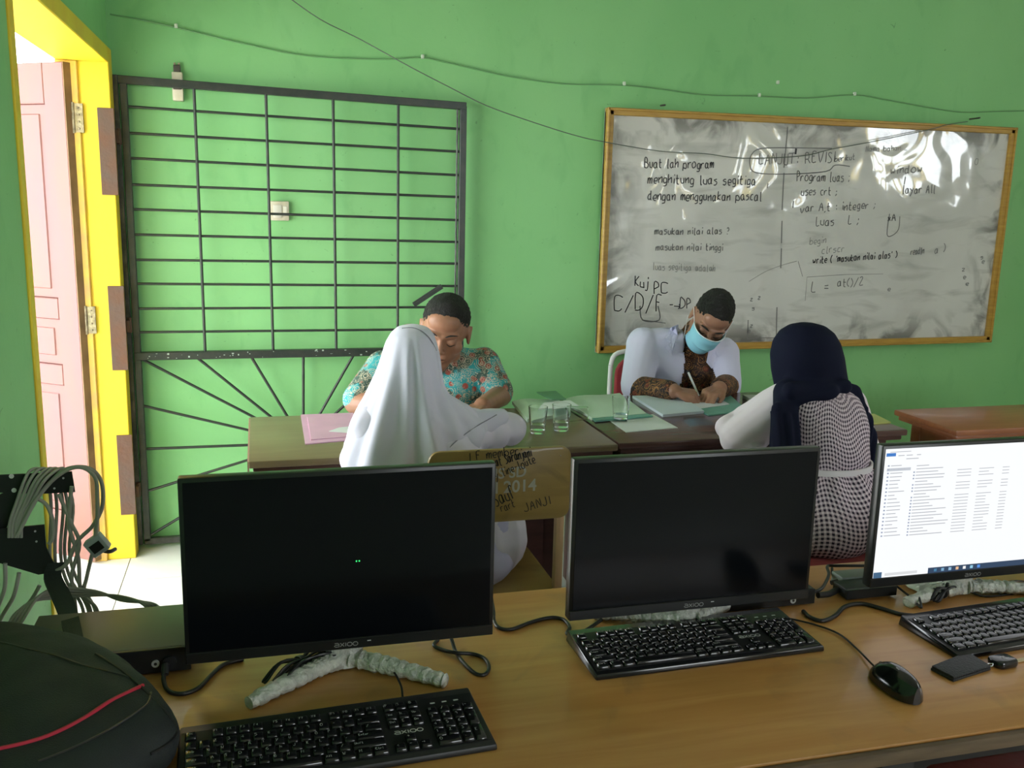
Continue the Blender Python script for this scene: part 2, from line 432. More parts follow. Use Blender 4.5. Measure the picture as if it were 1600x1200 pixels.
gbar('latch_post', (gx1-.024, GY-.002, gzm), (gx1-.024, GY-.002, zt1), .008, M_GATEP)
for k in range(1, 11):
    f = k/11
    za = zt0+(gzm-zt0)*f; zb = zt1+(gzm-zt1)*f
    j = random.uniform(-.003, .003)
    MB().tube([(gx0, GY, za+j), (gx1, GY, zb-j)], .0052, 8).build('bar', M_GATE, gt, smooth=True)
for px, py in ((307, 200), (418, 200), (521, 200), (621, 200)):
    x = PY(px, py, GY).x
    MB().tube([(x, GY-.007, gzm), (x+random.uniform(-.004, .004), GY-.007, zt0+(zt1-zt0)*(x-gx0)/(gx1-gx0))], .0058, 8).build('upright_bar', M_GATE, gt, smooth=True)
cc = PY(474, 692, GY); cx, cz = cc.x, cc.z
rayends = []
for px, py in ((213, 562), (303, 558), (390, 558), (474, 558), (555, 558)): rayends.append((PY(px, py, GY).x, gzm))
rayends += [(2*cx-rayends[2][0]*1+ (0), gzm)]
rayends = rayends[:5]+[(cx+(cx-rayends[1][0]), gzm), (gx1, gzm)]
for zz in (PY(213, 633, GY).z, PY(215, 702, GY).z, PY(219, 769, GY).z, PY(222, 840, GY).z): rayends += [(gx0+.01, zz), (gx1-.01, zz)]
for x in (-.25, .0, .25): rayends.append((cx+x, gz0))
for ex, ez in rayends:
    d = Vector((ex-cx, 0, ez-cz)); d.normalize()
    MB().tube([(cx+d.x*.06, GY, cz+d.z*.06), (ex, GY, ez)], .0058, 8).build('ray_bar', M_GATE, gt, smooth=True)
MB().tube([(cx+.06*cos(a*pi/12), GY, cz+.06*sin(a*pi/12)) for a in range(25)], .008, 8).build('sun_ring', M_GATE, gt, smooth=True)
a, b = PY(646, 476, GY-.02), PY(690, 447, GY-.02)
MB().bar(a, b, .006, .022, up=(0, 1, 0)).bar(a+Vector((.0, -.006, 0)), b+Vector((0, -.006, 0)), .022, .006, up=(0, 1, 0)).build('latch_bar', M_GATE, gt)
for py in (213, 508, 765):
    c = PY(178 if py < 300 else 187 if py < 600 else 203, py, GY-.02)
    h = MB().tube([(LX+P+.012, GY-.02, c.z-.03), (LX+P+.012, GY-.02, c.z+.03)], .009).box(LX+P+.004, GY-.055, c.z-.024, LX+P+.016, GY-.012, c.z+.022).box(LX+P+.01, GY-.03, c.z-.015, gx0-.01, GY-.012, c.z+.012)
    h.build('gate_hinge', M_RUST, gt, bevel=.002, bseg=1)
fl2 = MB()
for k in range(46):
    x = random.uniform(gx0+.05, gx1-.03); z = gzm+random.uniform(-.013, .013)
    fl2.box(x, GY-.0175, z, x+random.uniform(.002, .009), GY-.0158, z+random.uniform(.001, .007))
tag(fl2.build('paint_flakes', mat('pale_flaked_paint', (.42, .5, .44), .8), gt), kind='stuff')

# ---------------------------------------------------------------- fuse holder and wall socket behind the gate
c = PY(276, 134, WY)
t = thing('fuse_holder', 'cream fuse holder with dark clip on wall above gate top bar', 'fuse', (c.x, WY, c.z))
a = PY(268, 112, WY-.03); b = PY(285, 158, WY-.03)
MB().box(a.x, WY-.035, b.z, a.x+.040, WY, a.z).build('base', M_CREAM, t, bevel=.004)
MB().box(a.x+.004, WY-.05, (a.z+b.z)/2-.012, a.x+.036, WY-.034, (a.z+b.z)/2+.016).build('fuse_carrier', M_DARKP, t, bevel=.003)
MB().box(a.x+.006, WY-.022, a.z, a.x+.032, WY, a.z+.028).build('terminal', M_DARKP, t, bevel=.003)
for dx in (.011, .027): MB().tube([(a.x+dx, WY-.012, a.z+.02), (a.x+dx, WY-.012, a.z+.036)], .004).build('wire_end', M_HINGE, t)
a = PY(422, 314, WY-.015); b = PY(452, 345, WY-.015)
t = thing('light_switch', 'cream square wall switch seen through the gate bars', 'switch', (a.x, WY, b.z))
MB().box(a.x, WY-.02, b.z, b.x, WY, a.z).build('plate', M_CREAM, t, bevel=.004)
MB().box(a.x+.012, WY-.024, b.z+.012, b.x-.03, WY-.018, a.z-.015).build('rocker', mat('off_white_plastic', (.8, .77, .66), .35), t, bevel=.002)
MB().box(b.x-.024, WY-.023, b.z+.02, b.x-.008, WY-.018, a.z-.02).build('rocker', mat('off_white_plastic', (.8, .77, .66), .35), t, bevel=.002)

# ---------------------------------------------------------------- wires on the back wall
t = thing('wall_cable', 'thin green painted cable clipped along the upper green wall', 'cable', (LX, WY, 2.1))
pp = [(172, 22), (215, 30), (275, 43), (370, 66), (470, 86), (560, 92), (620, 92), (660, 90), (700, 98), (760, 112), (800, 120), (880, 131), (975, 133), (1040, 140), (1100, 148), (1186, 150), (1260, 153), (1335, 148), (1380, 155), (1430, 164), (1500, 175), (1560, 174), (1640, 172)]
MB().tube([PY(x, y, WY-.006) for x, y in pp], .0032, 6, smooth=4).build('cord', M_WIRE, t, smooth=True)
for x, y in ((275, 41), (660, 89), (975, 131), (1186, 149), (1335, 147), (1215, 129)):
    q = PY(x, y, WY-.006); MB().box(q.x-.006, WY-.014, q.z-.007, q.x+.006, WY, q.z+.009).build('cable_clip', M_CLIP, t, bevel=.002)
t = thing('hanging_wire', 'loose thin dark wire drooping across the whiteboard top', 'wire', (.3, WY, 2.3))
pp = [(440, -12), (500, 30), (560, 60), (640, 104), (700, 135), (760, 165), (830, 190), (900, 212), (946, 222), (1030, 236), (1100, 240), (1160, 247), (1250, 244), (1300, 233), (1360, 222), (1450, 203), (1480, 195), (1512, 190)]
MB().tube([PY(x, y, WY-(.075 if 600 < x < 1500 else .02)) for x, y in pp], .0022, 6, smooth=4).build('cord', M_WIRED, t, smooth=True)
q = PY(1512, 190, WY); MB().tube([(q.x, WY-.08, q.z+.012), (q.x+.01, WY, q.z+.012)], .004).build('nail', M_DARKP, t)
q = PY(1028, 166, WY); MB().tube([(q.x, WY-.03, q.z), (q.x+.03, WY-.01, q.z+.006)], .004).build('nail', M_DARKP, t)

# ---------------------------------------------------------------- whiteboard
BY = WY-.024
bx0 = (PY(948, 168, BY).x+PY(930, 551, BY).x)/2; bx1 = (PY(1588, 200, BY).x+PY(1541, 534, BY).x)/2
bz1 = PY(948, 168, BY).z; bz1r = PY(1588, 200, BY).z; bz0 = PY(930, 551, BY).z; bz0r = PY(1541, 534, BY).z
wbd = thing('whiteboard', 'large smudged whiteboard with wooden frame and black handwriting', 'whiteboard', (bx0, WY, bz0))
def board_mat():
    m = mat('smudged_whiteboard', (.58, .59, .57), rough=.16, spec=.6); N, L, b = nodes_of(m)
    tc = N.new('ShaderNodeTexCoord').outputs['Object']
    n1 = noisen(N, L, tc, 1.6, 5, .4); n2 = noisen(N, L, tc, 5, 6, 1.2)
    mp = N.new('ShaderNodeMapping'); mp.inputs['Scale'].default_value = (2.2, 1, 9); L.new(tc, mp.inputs[0]); n3 = noisen(N, L, mp.outputs[0], 1.5, 5, .6)
    sx = N.new('ShaderNodeSeparateXYZ'); L.new(tc, sx.inputs[0])
    W_ = bx1-bx0; H_ = bz1-bz0
    ex = mathn(N, L, 'ABSOLUTE', mathn(N, L, 'SUBTRACT', sx.outputs['X'], W_/2)); ez = mathn(N, L, 'ABSOLUTE', mathn(N, L, 'SUBTRACT', sx.outputs['Z'], H_/2))
    edge = mathn(N, L, 'MAXIMUM', ramp(N, L, ex, W_/2-.22, W_/2-.05), ramp(N, L, ez, H_/2-.20, H_/2-.05))
    edge = mathn(N, L, 'MULTIPLY', edge, ramp(N, L, n2, .46, .62))
    c = mixc(N, L, ramp(N, L, n1, .35, .65), (.56, .56, .53), (.68, .68, .65))
    c = mixc(N, L, mathn(N, L, 'MULTIPLY', ramp(N, L, n3, .54, .72), .45), c, (.26, .26, .24))
    c = mixc(N, L, mathn(N, L, 'MULTIPLY', edge, .9), c, (.13, .13, .12))
    L.new(c, b.inputs['Base Color']); b.inputs['Coat Weight'].default_value = 1; b.inputs['Coat Roughness'].default_value = .04; b.inputs['Coat IOR'].default_value = 1.65
    rr = N.new('ShaderNodeMapRange'); rr.inputs['To Min'].default_value = .08; rr.inputs['To Max'].default_value = .30; L.new(n2, rr.inputs['Value']); L.new(rr.outputs[0], b.inputs['Roughness'])
    bp = N.new('ShaderNodeBump'); bp.inputs['Strength'].default_value = .9; bp.inputs['Distance'].default_value = .012
    L.new(noisen(N, L, tc, 4.2, 1, .8), bp.inputs['Height']); L.new(bp.outputs[0], b.inputs['Normal']); L.new(bp.outputs[0], b.inputs['Coat Normal']); return m
M_BOARD = board_mat()
M_BFR = mat('yellow_brown_wood', (.52, .32, .06), .4, noise_amt=.4, noise_scale=12, col2=(.40, .22, .04), stretch=(1, 1, 8))
M_BFR2 = mat('orange_wood_edge', (.60, .33, .10), .4)
fw_ = .032
def bpt(u, v, y=0):  # u, v in 0..1 over the slightly skewed board
    x = bx0+(bx1-bx0)*u; z = (bz0+(bz0r-bz0)*u)*(1-v)+(bz1+(bz1r-bz1)*u)*v
    return Vector((x, BY+y, z))
q = [bpt(0, 0), bpt(1, 0), bpt(1, 1), bpt(0, 1)]
bd = MB(); bd.add([p+Vector((0, -.004, 0)) for p in q]+[p+Vector((0, .014, 0)) for p in q], [(0, 1, 2, 3), (7, 6, 5, 4), (0, 4, 5, 1), (1, 5, 6, 2), (2, 6, 7, 3), (3, 7, 4, 0)])
bd.build('board_surface', M_BOARD, wbd)
up = Vector((0, 0, 1))
for a, b, ins in ((q[3], q[2], Vector((0, 0, -fw_/2))), (q[0], q[1], Vector((0, 0, fw_/2))), (q[0], q[3], Vector((fw_/2, 0, 0))), (q[1], q[2], Vector((-fw_/2, 0, 0)))):
    f_ = MB().bar(a+ins+Vector((0, -.004, 0)), b+ins+Vector((0, -.004, 0)), fw_, .034, up=(0, 1, 0))
    f_.bar(a+ins*.42+Vector((0, -.012, 0)), b+ins*.42+Vector((0, -.012, 0)), fw_*.38, .034, up=(0, 1, 0))
    f_.build('frame_strip', M_BFR, wbd, bevel=.003, bseg=1)

M_INK = mat('black_marker_ink', (.035, .035, .04), .5)
M_INKF = mat('faded_marker_ink', (.17, .17, .17), .6)
M_INKV = mat('nearly_wiped_ink', (.28, .28, .27), .6)
YB = BY-.0052
def bwrite(txt, p0, p1, xh, wd=.0045, m=M_INK, name='handwriting', jit=.8):
    a = PY(p0[0], p0[1], YB); b = PY(p1[0], p1[1], YB); U = (b-a); Ln = U.length; U.normalize(); V = Vector((0, 0, 1))
    k = F/((a+b)/2-Vector((0, 0, CAMH))).dot(_fw)
    mb = MB(); write(mb, txt, a, U, V, Vector((0, -1, 0)), xh/k/4, Ln, wd, jit)
    tag(mb.build(name, m, wbd), kind='stuff')
def bline(pts, wd=.004, m=M_INKF, name='drawn_line', n=4):
    mb = MB(); p = [PY(x, y, YB) for x, y in pts]
    ribbon(mb, crom(p, n) if len(p) > 2 else p, wd, Vector((0, -1, 0))); mb.build(name, m, wbd)
bwrite('Buat lah program', (1007, 262), (1116, 263), 8, .0048)
bwrite('menghitung luas segitiga', (1012, 286), (1182, 289), 8, .0048)
bwrite('dengan menggunakan pascal', (1012, 313), (1191, 313), 8, .0048)
bwrite('masukan nilai alas ?', (1023, 366), (1140, 366), 6, .0048, M_INKF)
bwrite('masukan nilai tinggi', (1025, 391), (1130, 391), 6, .0042, M_INKF)
bwrite('luas segitiga adalah', (1020, 421), (1118, 424), 6, .0035, M_INKV)
bwrite('Kuj', (992, 447), (1014, 450), 9, .005)
bwrite('PC', (1022, 458), (1045, 459), 10, .005)
bwrite('C/D/F', (960, 484), (1036, 485), 14, .005)
bwrite('->', (1046, 482), (1064, 482), 8, .005); bwrite('DP', (1062, 482), (1080, 483), 9, .005)
bwrite('LANJUT: REVISI', (1186, 257), (1306, 253), 9, .0045, M_INKF); bwrite('berikut', (1304, 253), (1336, 249), 5, .004, M_INKF)
bline([(1300, 232), (1240, 231), (1190, 232), (1174, 242), (1172, 258), (1182, 270), (1230, 272), (1290, 268), (1305, 258), (1328, 260)], .005)
bwrite('Program luas ;', (1245, 283), (1328, 283), 8, .0048, M_INKF)
bwrite('uses crt ;', (1252, 305), (1308, 304), 7, .0045, M_INKF)
bwrite('var A,t : integer ;', (1250, 332), (1368, 325), 7, .0045, M_INKF)
bwrite('Luas   L ;', (1275, 353), (1342, 350), 8, .0045, M_INKF)
bwrite('begin', (1265, 382), (1291, 380), 6, .0035, M_INKV); bwrite('clrscr', (1284, 396), (1320, 393), 6, .0035, M_INKV)
bwrite("write ( 'masukan nilai alas' )", (1270, 412), (1402, 402), 6, .0048); bwrite('readln', (1423, 398), (1444, 396), 6, .004, M_INKF); bwrite("a )", (1460, 396), (1478, 392), 7, .004, M_INKF)
bwrite('Nama bahan _', (1353, 237), (1418, 235), 5, .0035, M_INKV); bwrite('window', (1391, 272), (1442, 268), 7, .0048, M_INKF)
bline([(1415, 276), (1413, 288)], .004); bwrite('layar All', (1410, 303), (1462, 301), 7, .0048, M_INKF)
bwrite('xA', (1387, 346), (1400, 345), 6, .0045); bline([(1390, 334), (1386, 366), (1394, 368), (1404, 358), (1406, 338)], .0045, M_INKF)
bwrite('L =', (1268, 455), (1296, 454), 9, .0045, M_INKF); bwrite('at()/2', (1308, 448), (1350, 445), 7, .0045, M_INKF)
bline([(1258, 470), (1261, 433), (1320, 429), (1380, 428)], .003, M_INKV, n=1)
bwrite('0', (1523, 257), (1529, 257), 5, .004, M_INKV)
for a, b in (((1231, 198), (1225, 262)), ((1225, 270), (1222, 328)), ((1222, 345), (1221, 380)), ((1221, 388), (1220, 419)), ((1214, 480), (1213, 527)), ((1169, 500), (1168, 530)), ((1240, 314), (1239, 325))): bline([a, b], .005)
bline([(1168, 530), (1190, 528), (1213, 528)], .004); bline([(1244, 232), (1243, 241)], .010, M_INK); bline([(1000, 478), (1004, 500), (1030, 500), (1028, 478)], .006, M_INKF)
bline([(1170, 440), (1195, 425), (1220, 415), (1245, 408)], .003, M_INKV); bline([(1247, 408), (1254, 432)], .003, M_INKV); bline([(1004, 500), (1040, 505)], .004, M_INKF); bline([(1200, 286), (1199, 294)], .004)
for x, y in ((1532, 405), (1534, 412), (1503, 424), (1505, 436), (1509, 446), (1387, 455), (1175, 485), (1172, 512), (1168, 520), (1184, 468), (1172, 470)): bwrite(random.choice('sez'), (x, y), (x+5, y), 4, .004, M_INKF)
# ================================================================ furniture and equipment
def wood(name, c1, c2, rough, sx=(1.2, 14, 14), scale=2.5, coat=0, spec=.5, dirt=None):
    m = mat(name, c1, rough, coat=coat, spec=spec); N, L, b = nodes_of(m)
    tc = N.new('ShaderNodeTexCoord').outputs['Object']; mp = N.new('ShaderNodeMapping'); mp.inputs['Scale'].default_value = sx; L.new(tc, mp.inputs[0])
    g = noisen(N, L, mp.outputs[0], scale, 7, .8); c = mixc(N, L, ramp(N, L, g, .32, .7), c2, c1)
    big = noisen(N, L, tc, 2.2, 3)
    c = mixc(N, L, mathn(N, L, 'MULTIPLY', ramp(N, L, big, .45, .75), .35), c, tuple(x*.72 for x in c1))
    if dirt: c = mixc(N, L, mathn(N, L, 'MULTIPLY', ramp(N, L, noisen(N, L, tc, 7, 6, 1), .55, .75), .5), c, dirt)
    L.new(c, b.inputs['Base Color']); L.new(ramp(N, L, g, -2.2, 3.4), b.inputs['Roughness']) if False else None
    return m
M_TABLE = wood('varnished_plywood', (.60, .31, .10), (.50, .225, .06), .36, coat=.15, dirt=(.22, .14, .07))
M_TEDGE = mat('worn_plywood_edge', (.20, .13, .08), .7, noise_amt=.5, noise_scale=22, stretch=(.3, 1, 3))
M_APRON = mat('dark_table_apron', (.030, .026, .025), .6)
M_DESKL = wood('olive_brown_varnish', (.20, .15, .08), (.165, .12, .065), .30, coat=.2)
M_DESKE = mat('dark_maroon_wood', (.085, .03, .024), .45, noise_amt=.4, noise_scale=6, stretch=(1, 6, 6))
M_DESKP = mat('pink_edge_highlight', (.42, .22, .18), .5)  # pink highlight of the door light, put into the colour
M_DESKR = wood('dark_brown_varnish', (.115, .055, .05), (.085, .04, .036), .25, coat=.3)
M_DESKO = wood('orange_brown_varnish', (.42, .15, .065), (.34, .115, .05), .35, coat=.2)
M_CHAIRW = wood('scratched_chair_plywood', (.36, .24, .075), (.29, .19, .06), .35, coat=.2, dirt=(.13, .09, .04))
M_PALEW = mat('pale_planed_wood', (.72, .46, .27), .5, noise_amt=.2, noise_scale=14, stretch=(8, 8, 1))
M_RED = mat('dark_red_upholstery', (.30, .018, .028), .7, noise_amt=.25, noise_scale=12, bump=.15, sheen=.2)
M_CHROME = mat('chrome_tube', (.75, .76, .78), .18, 1)
M_WHITEM = mat('white_painted_tube', (.82, .82, .8), .35)
M_BLK = mat('matt_black_plastic', (.016, .017, .019), .42)
M_BLK2 = mat('dark_bezel_plastic', (.012, .013, .014), .3)
M_SCR = mat('switched_off_screen', (.004, .005, .007), .12, spec=.18)
M_GLOSS = mat('glossy_black_plastic', (.013, .013, .016), .13, spec=.7)
M_CABLE = mat('black_cable_rubber', (.014, .014, .015), .38)
M_LOGO = mat('grey_logo_print', (.30, .30, .31), .4)
M_LOGOW = mat('white_logo_print', (.72, .72, .74), .4)
M_LEG = mat('pale_key_print', (.55, .56, .58), .5)

def tabletop(x0, y0, x1, y1, z, th=.03): return MB().box(x0, y0, z-th, x1, y1, z)

# ---------------- school desks
def school_desk(label, x0, y0, x1, y1, z, mt, me, group='school desks along the wall', lip=True, name='school_desk'):
    t = thing(name, label, 'desk', ((x0+x1)/2, (y0+y1)/2, 0), 0, group)
    MB().box(x0, y0, z-.022, x1, y1, z).build('desktop', mt, t, bevel=.005)
    MB().box(x0+.012, y0+.012, z-.040, x1-.012, y1-.012, z-.022).build('top_moulding', me, t, bevel=.006)
    MB().box(x0+.05, y0+.055, z-.17, x1-.05, y0+.075, z-.04).build('apron', me, t, bevel=.002)
    MB().box(x0+.05, y1-.075, z-.17, x1-.05, y1-.055, z-.04).build('apron', me, t, bevel=.002)
    for x in (x0+.05, x1-.07): MB().box(x, y0+.075, z-.17, x+.02, y1-.075, z-.04).build('side_apron', me, t, bevel=.002)
    for x in (x0+.045, x1-.095):
        for y in (y0+.05, y1-.1): MB().box(x, y, 0, x+.05, y+.05, z-.04).build('leg', me, t, bevel=.004)
    MB().box(x0+.095, y1-.105, .12, x1-.095, y1-.09, z-.17).build('front_board', me, t)
    MB().box(x0+.09, y0+.1, z-.165, x1-.09, y1-.1, z-.15).build('shelf', me, t)
    return t
dl0 = PZ(388, 722, KZ); dl1 = PZ(965, 692, KZ); db = PZ(385, 652, KZ)
YF = 2.69; YBk = 3.262
dk = school_desk('olive-brown school desk with pink folder lying on it', dl0.x, YF-.005, dl1.x-.004, YBk-.01, KZ, M_DESKL, M_DESKE)
MB().box(dl0.x-.003, YF, KZ-.036, dl0.x+.001, YBk-.014, KZ-.002).build('edge_highlight_strip', M_DESKP, dk)  # door-light highlight painted along the desk's left edge
drx = PZ(1410, 668, KZ).x
school_desk('dark brown school desk where the man in the white coat writes', dl1.x+.004, YF+.012, drx, YBk+.13, KZ, M_DESKR, M_DESKE)
do0 = PZ(1480, 682, KZ)
school_desk('orange-brown desk standing alone by the wall behind the lit monitor', 2.34, 2.66, 3.36, 3.0, KZ, M_DESKO, M_DESKO)

# ---------------- computer table
TX0, TX1, TY0, TY1 = -.45, 2.3, 1.056, 1.70
t = thing('computer_table', 'long varnished plywood computer table with dark worn front edge', 'table', ((TX0+TX1)/2, (TY0+TY1)/2, 0))
MB().box(TX0, TY0, TZ-.018, TX1, TY1, TZ).build('tabletop', M_TABLE, t, bevel=.003)
MB().box(TX0, TY0-.014, TZ-.026, TX1, TY0-.001, TZ-.003).build('front_edging', M_TEDGE, t, bevel=.004)
MB().box(TX0+.02, TY0+.02, TZ-.05, TX1-.02, TY0+.04, TZ-.018).build('apron', M_APRON, t)
MB().box(TX0+.02, TY1-.05, .12, TX1-.02, TY1-.03, TZ-.018).build('added_shade_panel', M_APRON, t)  # added dark panel, keeps the gap under the tabletop in shade
for x in (TX0+.03, .9, TX1-.09):
    for y in (TY0+.04, TY1-.11): MB().box(x, y, 0, x+.06, y+.06, TZ-.018).build('leg', M_APRON, t, bevel=.003)

# ---------------- wooden school chair
cy = 2.30
t = thing('wooden_chair', 'scribbled plywood school chair with pale post behind girl in white', 'chair', (.6, 2.45, 0))
A = PY(668, 704, cy); B = PY(891, 696, cy); Cc = PY(889, 806, cy)
x0, x1, zt, zb = A.x, B.x, (A.z+B.z)/2, Cc.z
def rrect(x0, z0, x1, z1, r, n=5):
    out = []
    for cxx, czz, a0 in ((x1-r, z1-r, 0), (x0+r, z1-r, 90), (x0+r, z0+r, 180), (x1-r, z0+r, 270)):
        out += [(cxx+r*cos(radians(a0+90*k/n)), czz+r*sin(radians(a0+90*k/n))) for k in range(n+1)]
    return out
MX = Matrix(((1, 0, 0, 0), (0, 0, -1, 0), (0, 1, 0, 0), (0, 0, 0, 1)))   # local (x,y,z)->(x,-z,y)
def upright(y): M = MX.copy(); M.translation = (0, y, 0); return M
MB().prism(rrect(x0, zb, x1, zt, .030), .014, upright(cy)).build('backrest', M_CHAIRW, t, bevel=.0035)
for x in (x0+.010, x1-.030):
    MB().bar((x+.011, cy+.016, zt-.05), (x+.011, cy+.016, .42), .022, .026, up=(0, 1, 0)).build('back_post', M_PALEW, t, bevel=.002)
    MB().bar((x+.011, cy+.016, .42), (x+.011, cy-.02, 0), .03, .03, up=(0, 1, 0)).build('leg', M_PALEW, t, bevel=.002)
    MB().box(x-.003, 2.60, 0, x+.025, 2.63, .405).build('leg', M_PALEW, t, bevel=.002)
    MB().box(x+.0, 2.32, .36, x+.022, 2.60, .40).build('side_rail', M_PALEW, t, bevel=.002)
    MB().box(x+.002, 2.32, .15, x+.02, 2.60, .18).build('stretcher', M_PALEW, t, bevel=.002)
MB().prism(rrect(x0, 2.245, x1-.012, 2.655, .03), .02, Matrix.Translation((0, 0, .40))).build('seat', M_CHAIRW, t, bevel=.004)
mb = MB()
M_SCRIB = mat('black_pen_scribble', (.02, .02, .022), .5); M_STEN = mat('grey_stencil_paint', (.42, .40, .34), .6)
yS = cy-.0152
def cwrite(txt, p0, p1, xh, wd=.0022, m=M_SCRIB, name='scribble', jit=.7, wide=1):
    a = PY(p0[0], p0[1], yS); b = PY(p1[0], p1[1], yS); U = (b-a); Ln = U.length; U.normalize(); V = Vector((0, -1, 0)).cross(U)*-1
    if V.z < 0: V = -V
    mb = MB(); write(mb, txt, a, U, V, Vector((0, -1, 0)), xh/ (F/((a-Vector((0, 0, CAMH))).dot(_fw)))/4, Ln, wd, jit, wide=wide); return mb.build(name, m, t)
def ctext(body, p0, p1, m=M_STEN):
    a = PY(p0[0], p0[1], yS+.0006); b = PY(p1[0], p1[1], yS+.0006)
    cu = bpy.data.curves.new('stencil_text', 'FONT'); cu.body = body; cu.offset = .02; o = bpy.data.objects.new('tmp', cu); COL.objects.link(o)
    bpy.context.view_layer.update(); me = bpy.data.meshes.new_from_object(o.evaluated_get(bpy.context.evaluated_depsgraph_get())); bpy.data.objects.remove(o)
    w_ = max(v.co.x for v in me.vertices); k = (b.x-a.x)/w_; h = MB()
    h.add([(a.x+v.co.x*k, yS+.0006, a.z+(b.z-a.z)*v.co.x/w_+v.co.y*k*1.0) for v in me.vertices], [tuple(p.vertices) for p in me.polygons]); return h.build('stencil_text', m, t)
ctext('TAHUN 2014', (686, 778), (838, 766)); ctext('KAMPUS SD', (700, 755), (822, 744))
cwrite('J F member', (730, 722), (812, 709), 8); cwrite('semangat Saranjani', (745, 738), (832, 712), 9, .0028); cwrite('by line-loute', (768, 752), (838, 722), 8)
cwrite('Sauf', (775, 790), (806, 776), 13, .003); cwrite('rart', (784, 800), (806, 791), 8, .002)
cwrite('JANJI', (820, 800), (862, 787), 8, .0022, wide=.9)
q = PY(896-20, 712, yS); MB().sphere(q, .0022, 8, 5).build('nail_head', M_CHROME, t)

# ---------------- red chairs
def red_chair(label, loc, rz, back=True, top=.82, tube_m=M_WHITEM, group='red upholstered chairs'):
    t = thing('red_chair', label, 'chair', loc, rz, group); k = dict(world=False)
    def b(mb, n, m, **kk): return mb.build(n, m, t, world=False, **kk)
    b(MB().box(-.20, -.20, .41, .20, .20, .46), 'seat', M_RED, bevel=.018)
    if back: b(MB().prism(rrect(-.19, top-.36, .19, top-.025, .08), .035, Matrix.Translation((0, -.235, 0)) @ MX @ Matrix.Translation((0, 0, -.035))), 'backrest', M_RED, bevel=.008)
    for s in (-1, 1):
        b(MB().tube([(s*.205, -.24, top-.065), (s*.205, -.235, .55), (s*.205, -.15, .38), (s*.205, .12, .02), (s*.205, .14, .011)][0 if back else 2:], .011, 10, smooth=5), 'frame_tube', tube_m, smooth=True)
        b(MB().tube([(s*.19, .19, .42), (s*.19, .05, .30), (s*.19, -.24, .02), (s*.19, -.25, .011)], .011, 10, smooth=5), 'frame_tube', tube_m, smooth=True)
    if back: b(MB().tube([(-.205, -.24, top-.065), (-.17, -.245, top-.01), (0, -.25, top), (.17, -.245, top-.01), (.205, -.24, top-.065)], .011, 10, smooth=5), 'top_tube', tube_m, smooth=True)
    b(MB().tube([(-.205, .12, .03), (.205, .12, .03)], .009, 8), 'cross_tube', tube_m); b(MB().tube([(-.19, -.23, .03), (.19, -.23, .03)], .009, 8), 'cross_tube', tube_m)
    return t

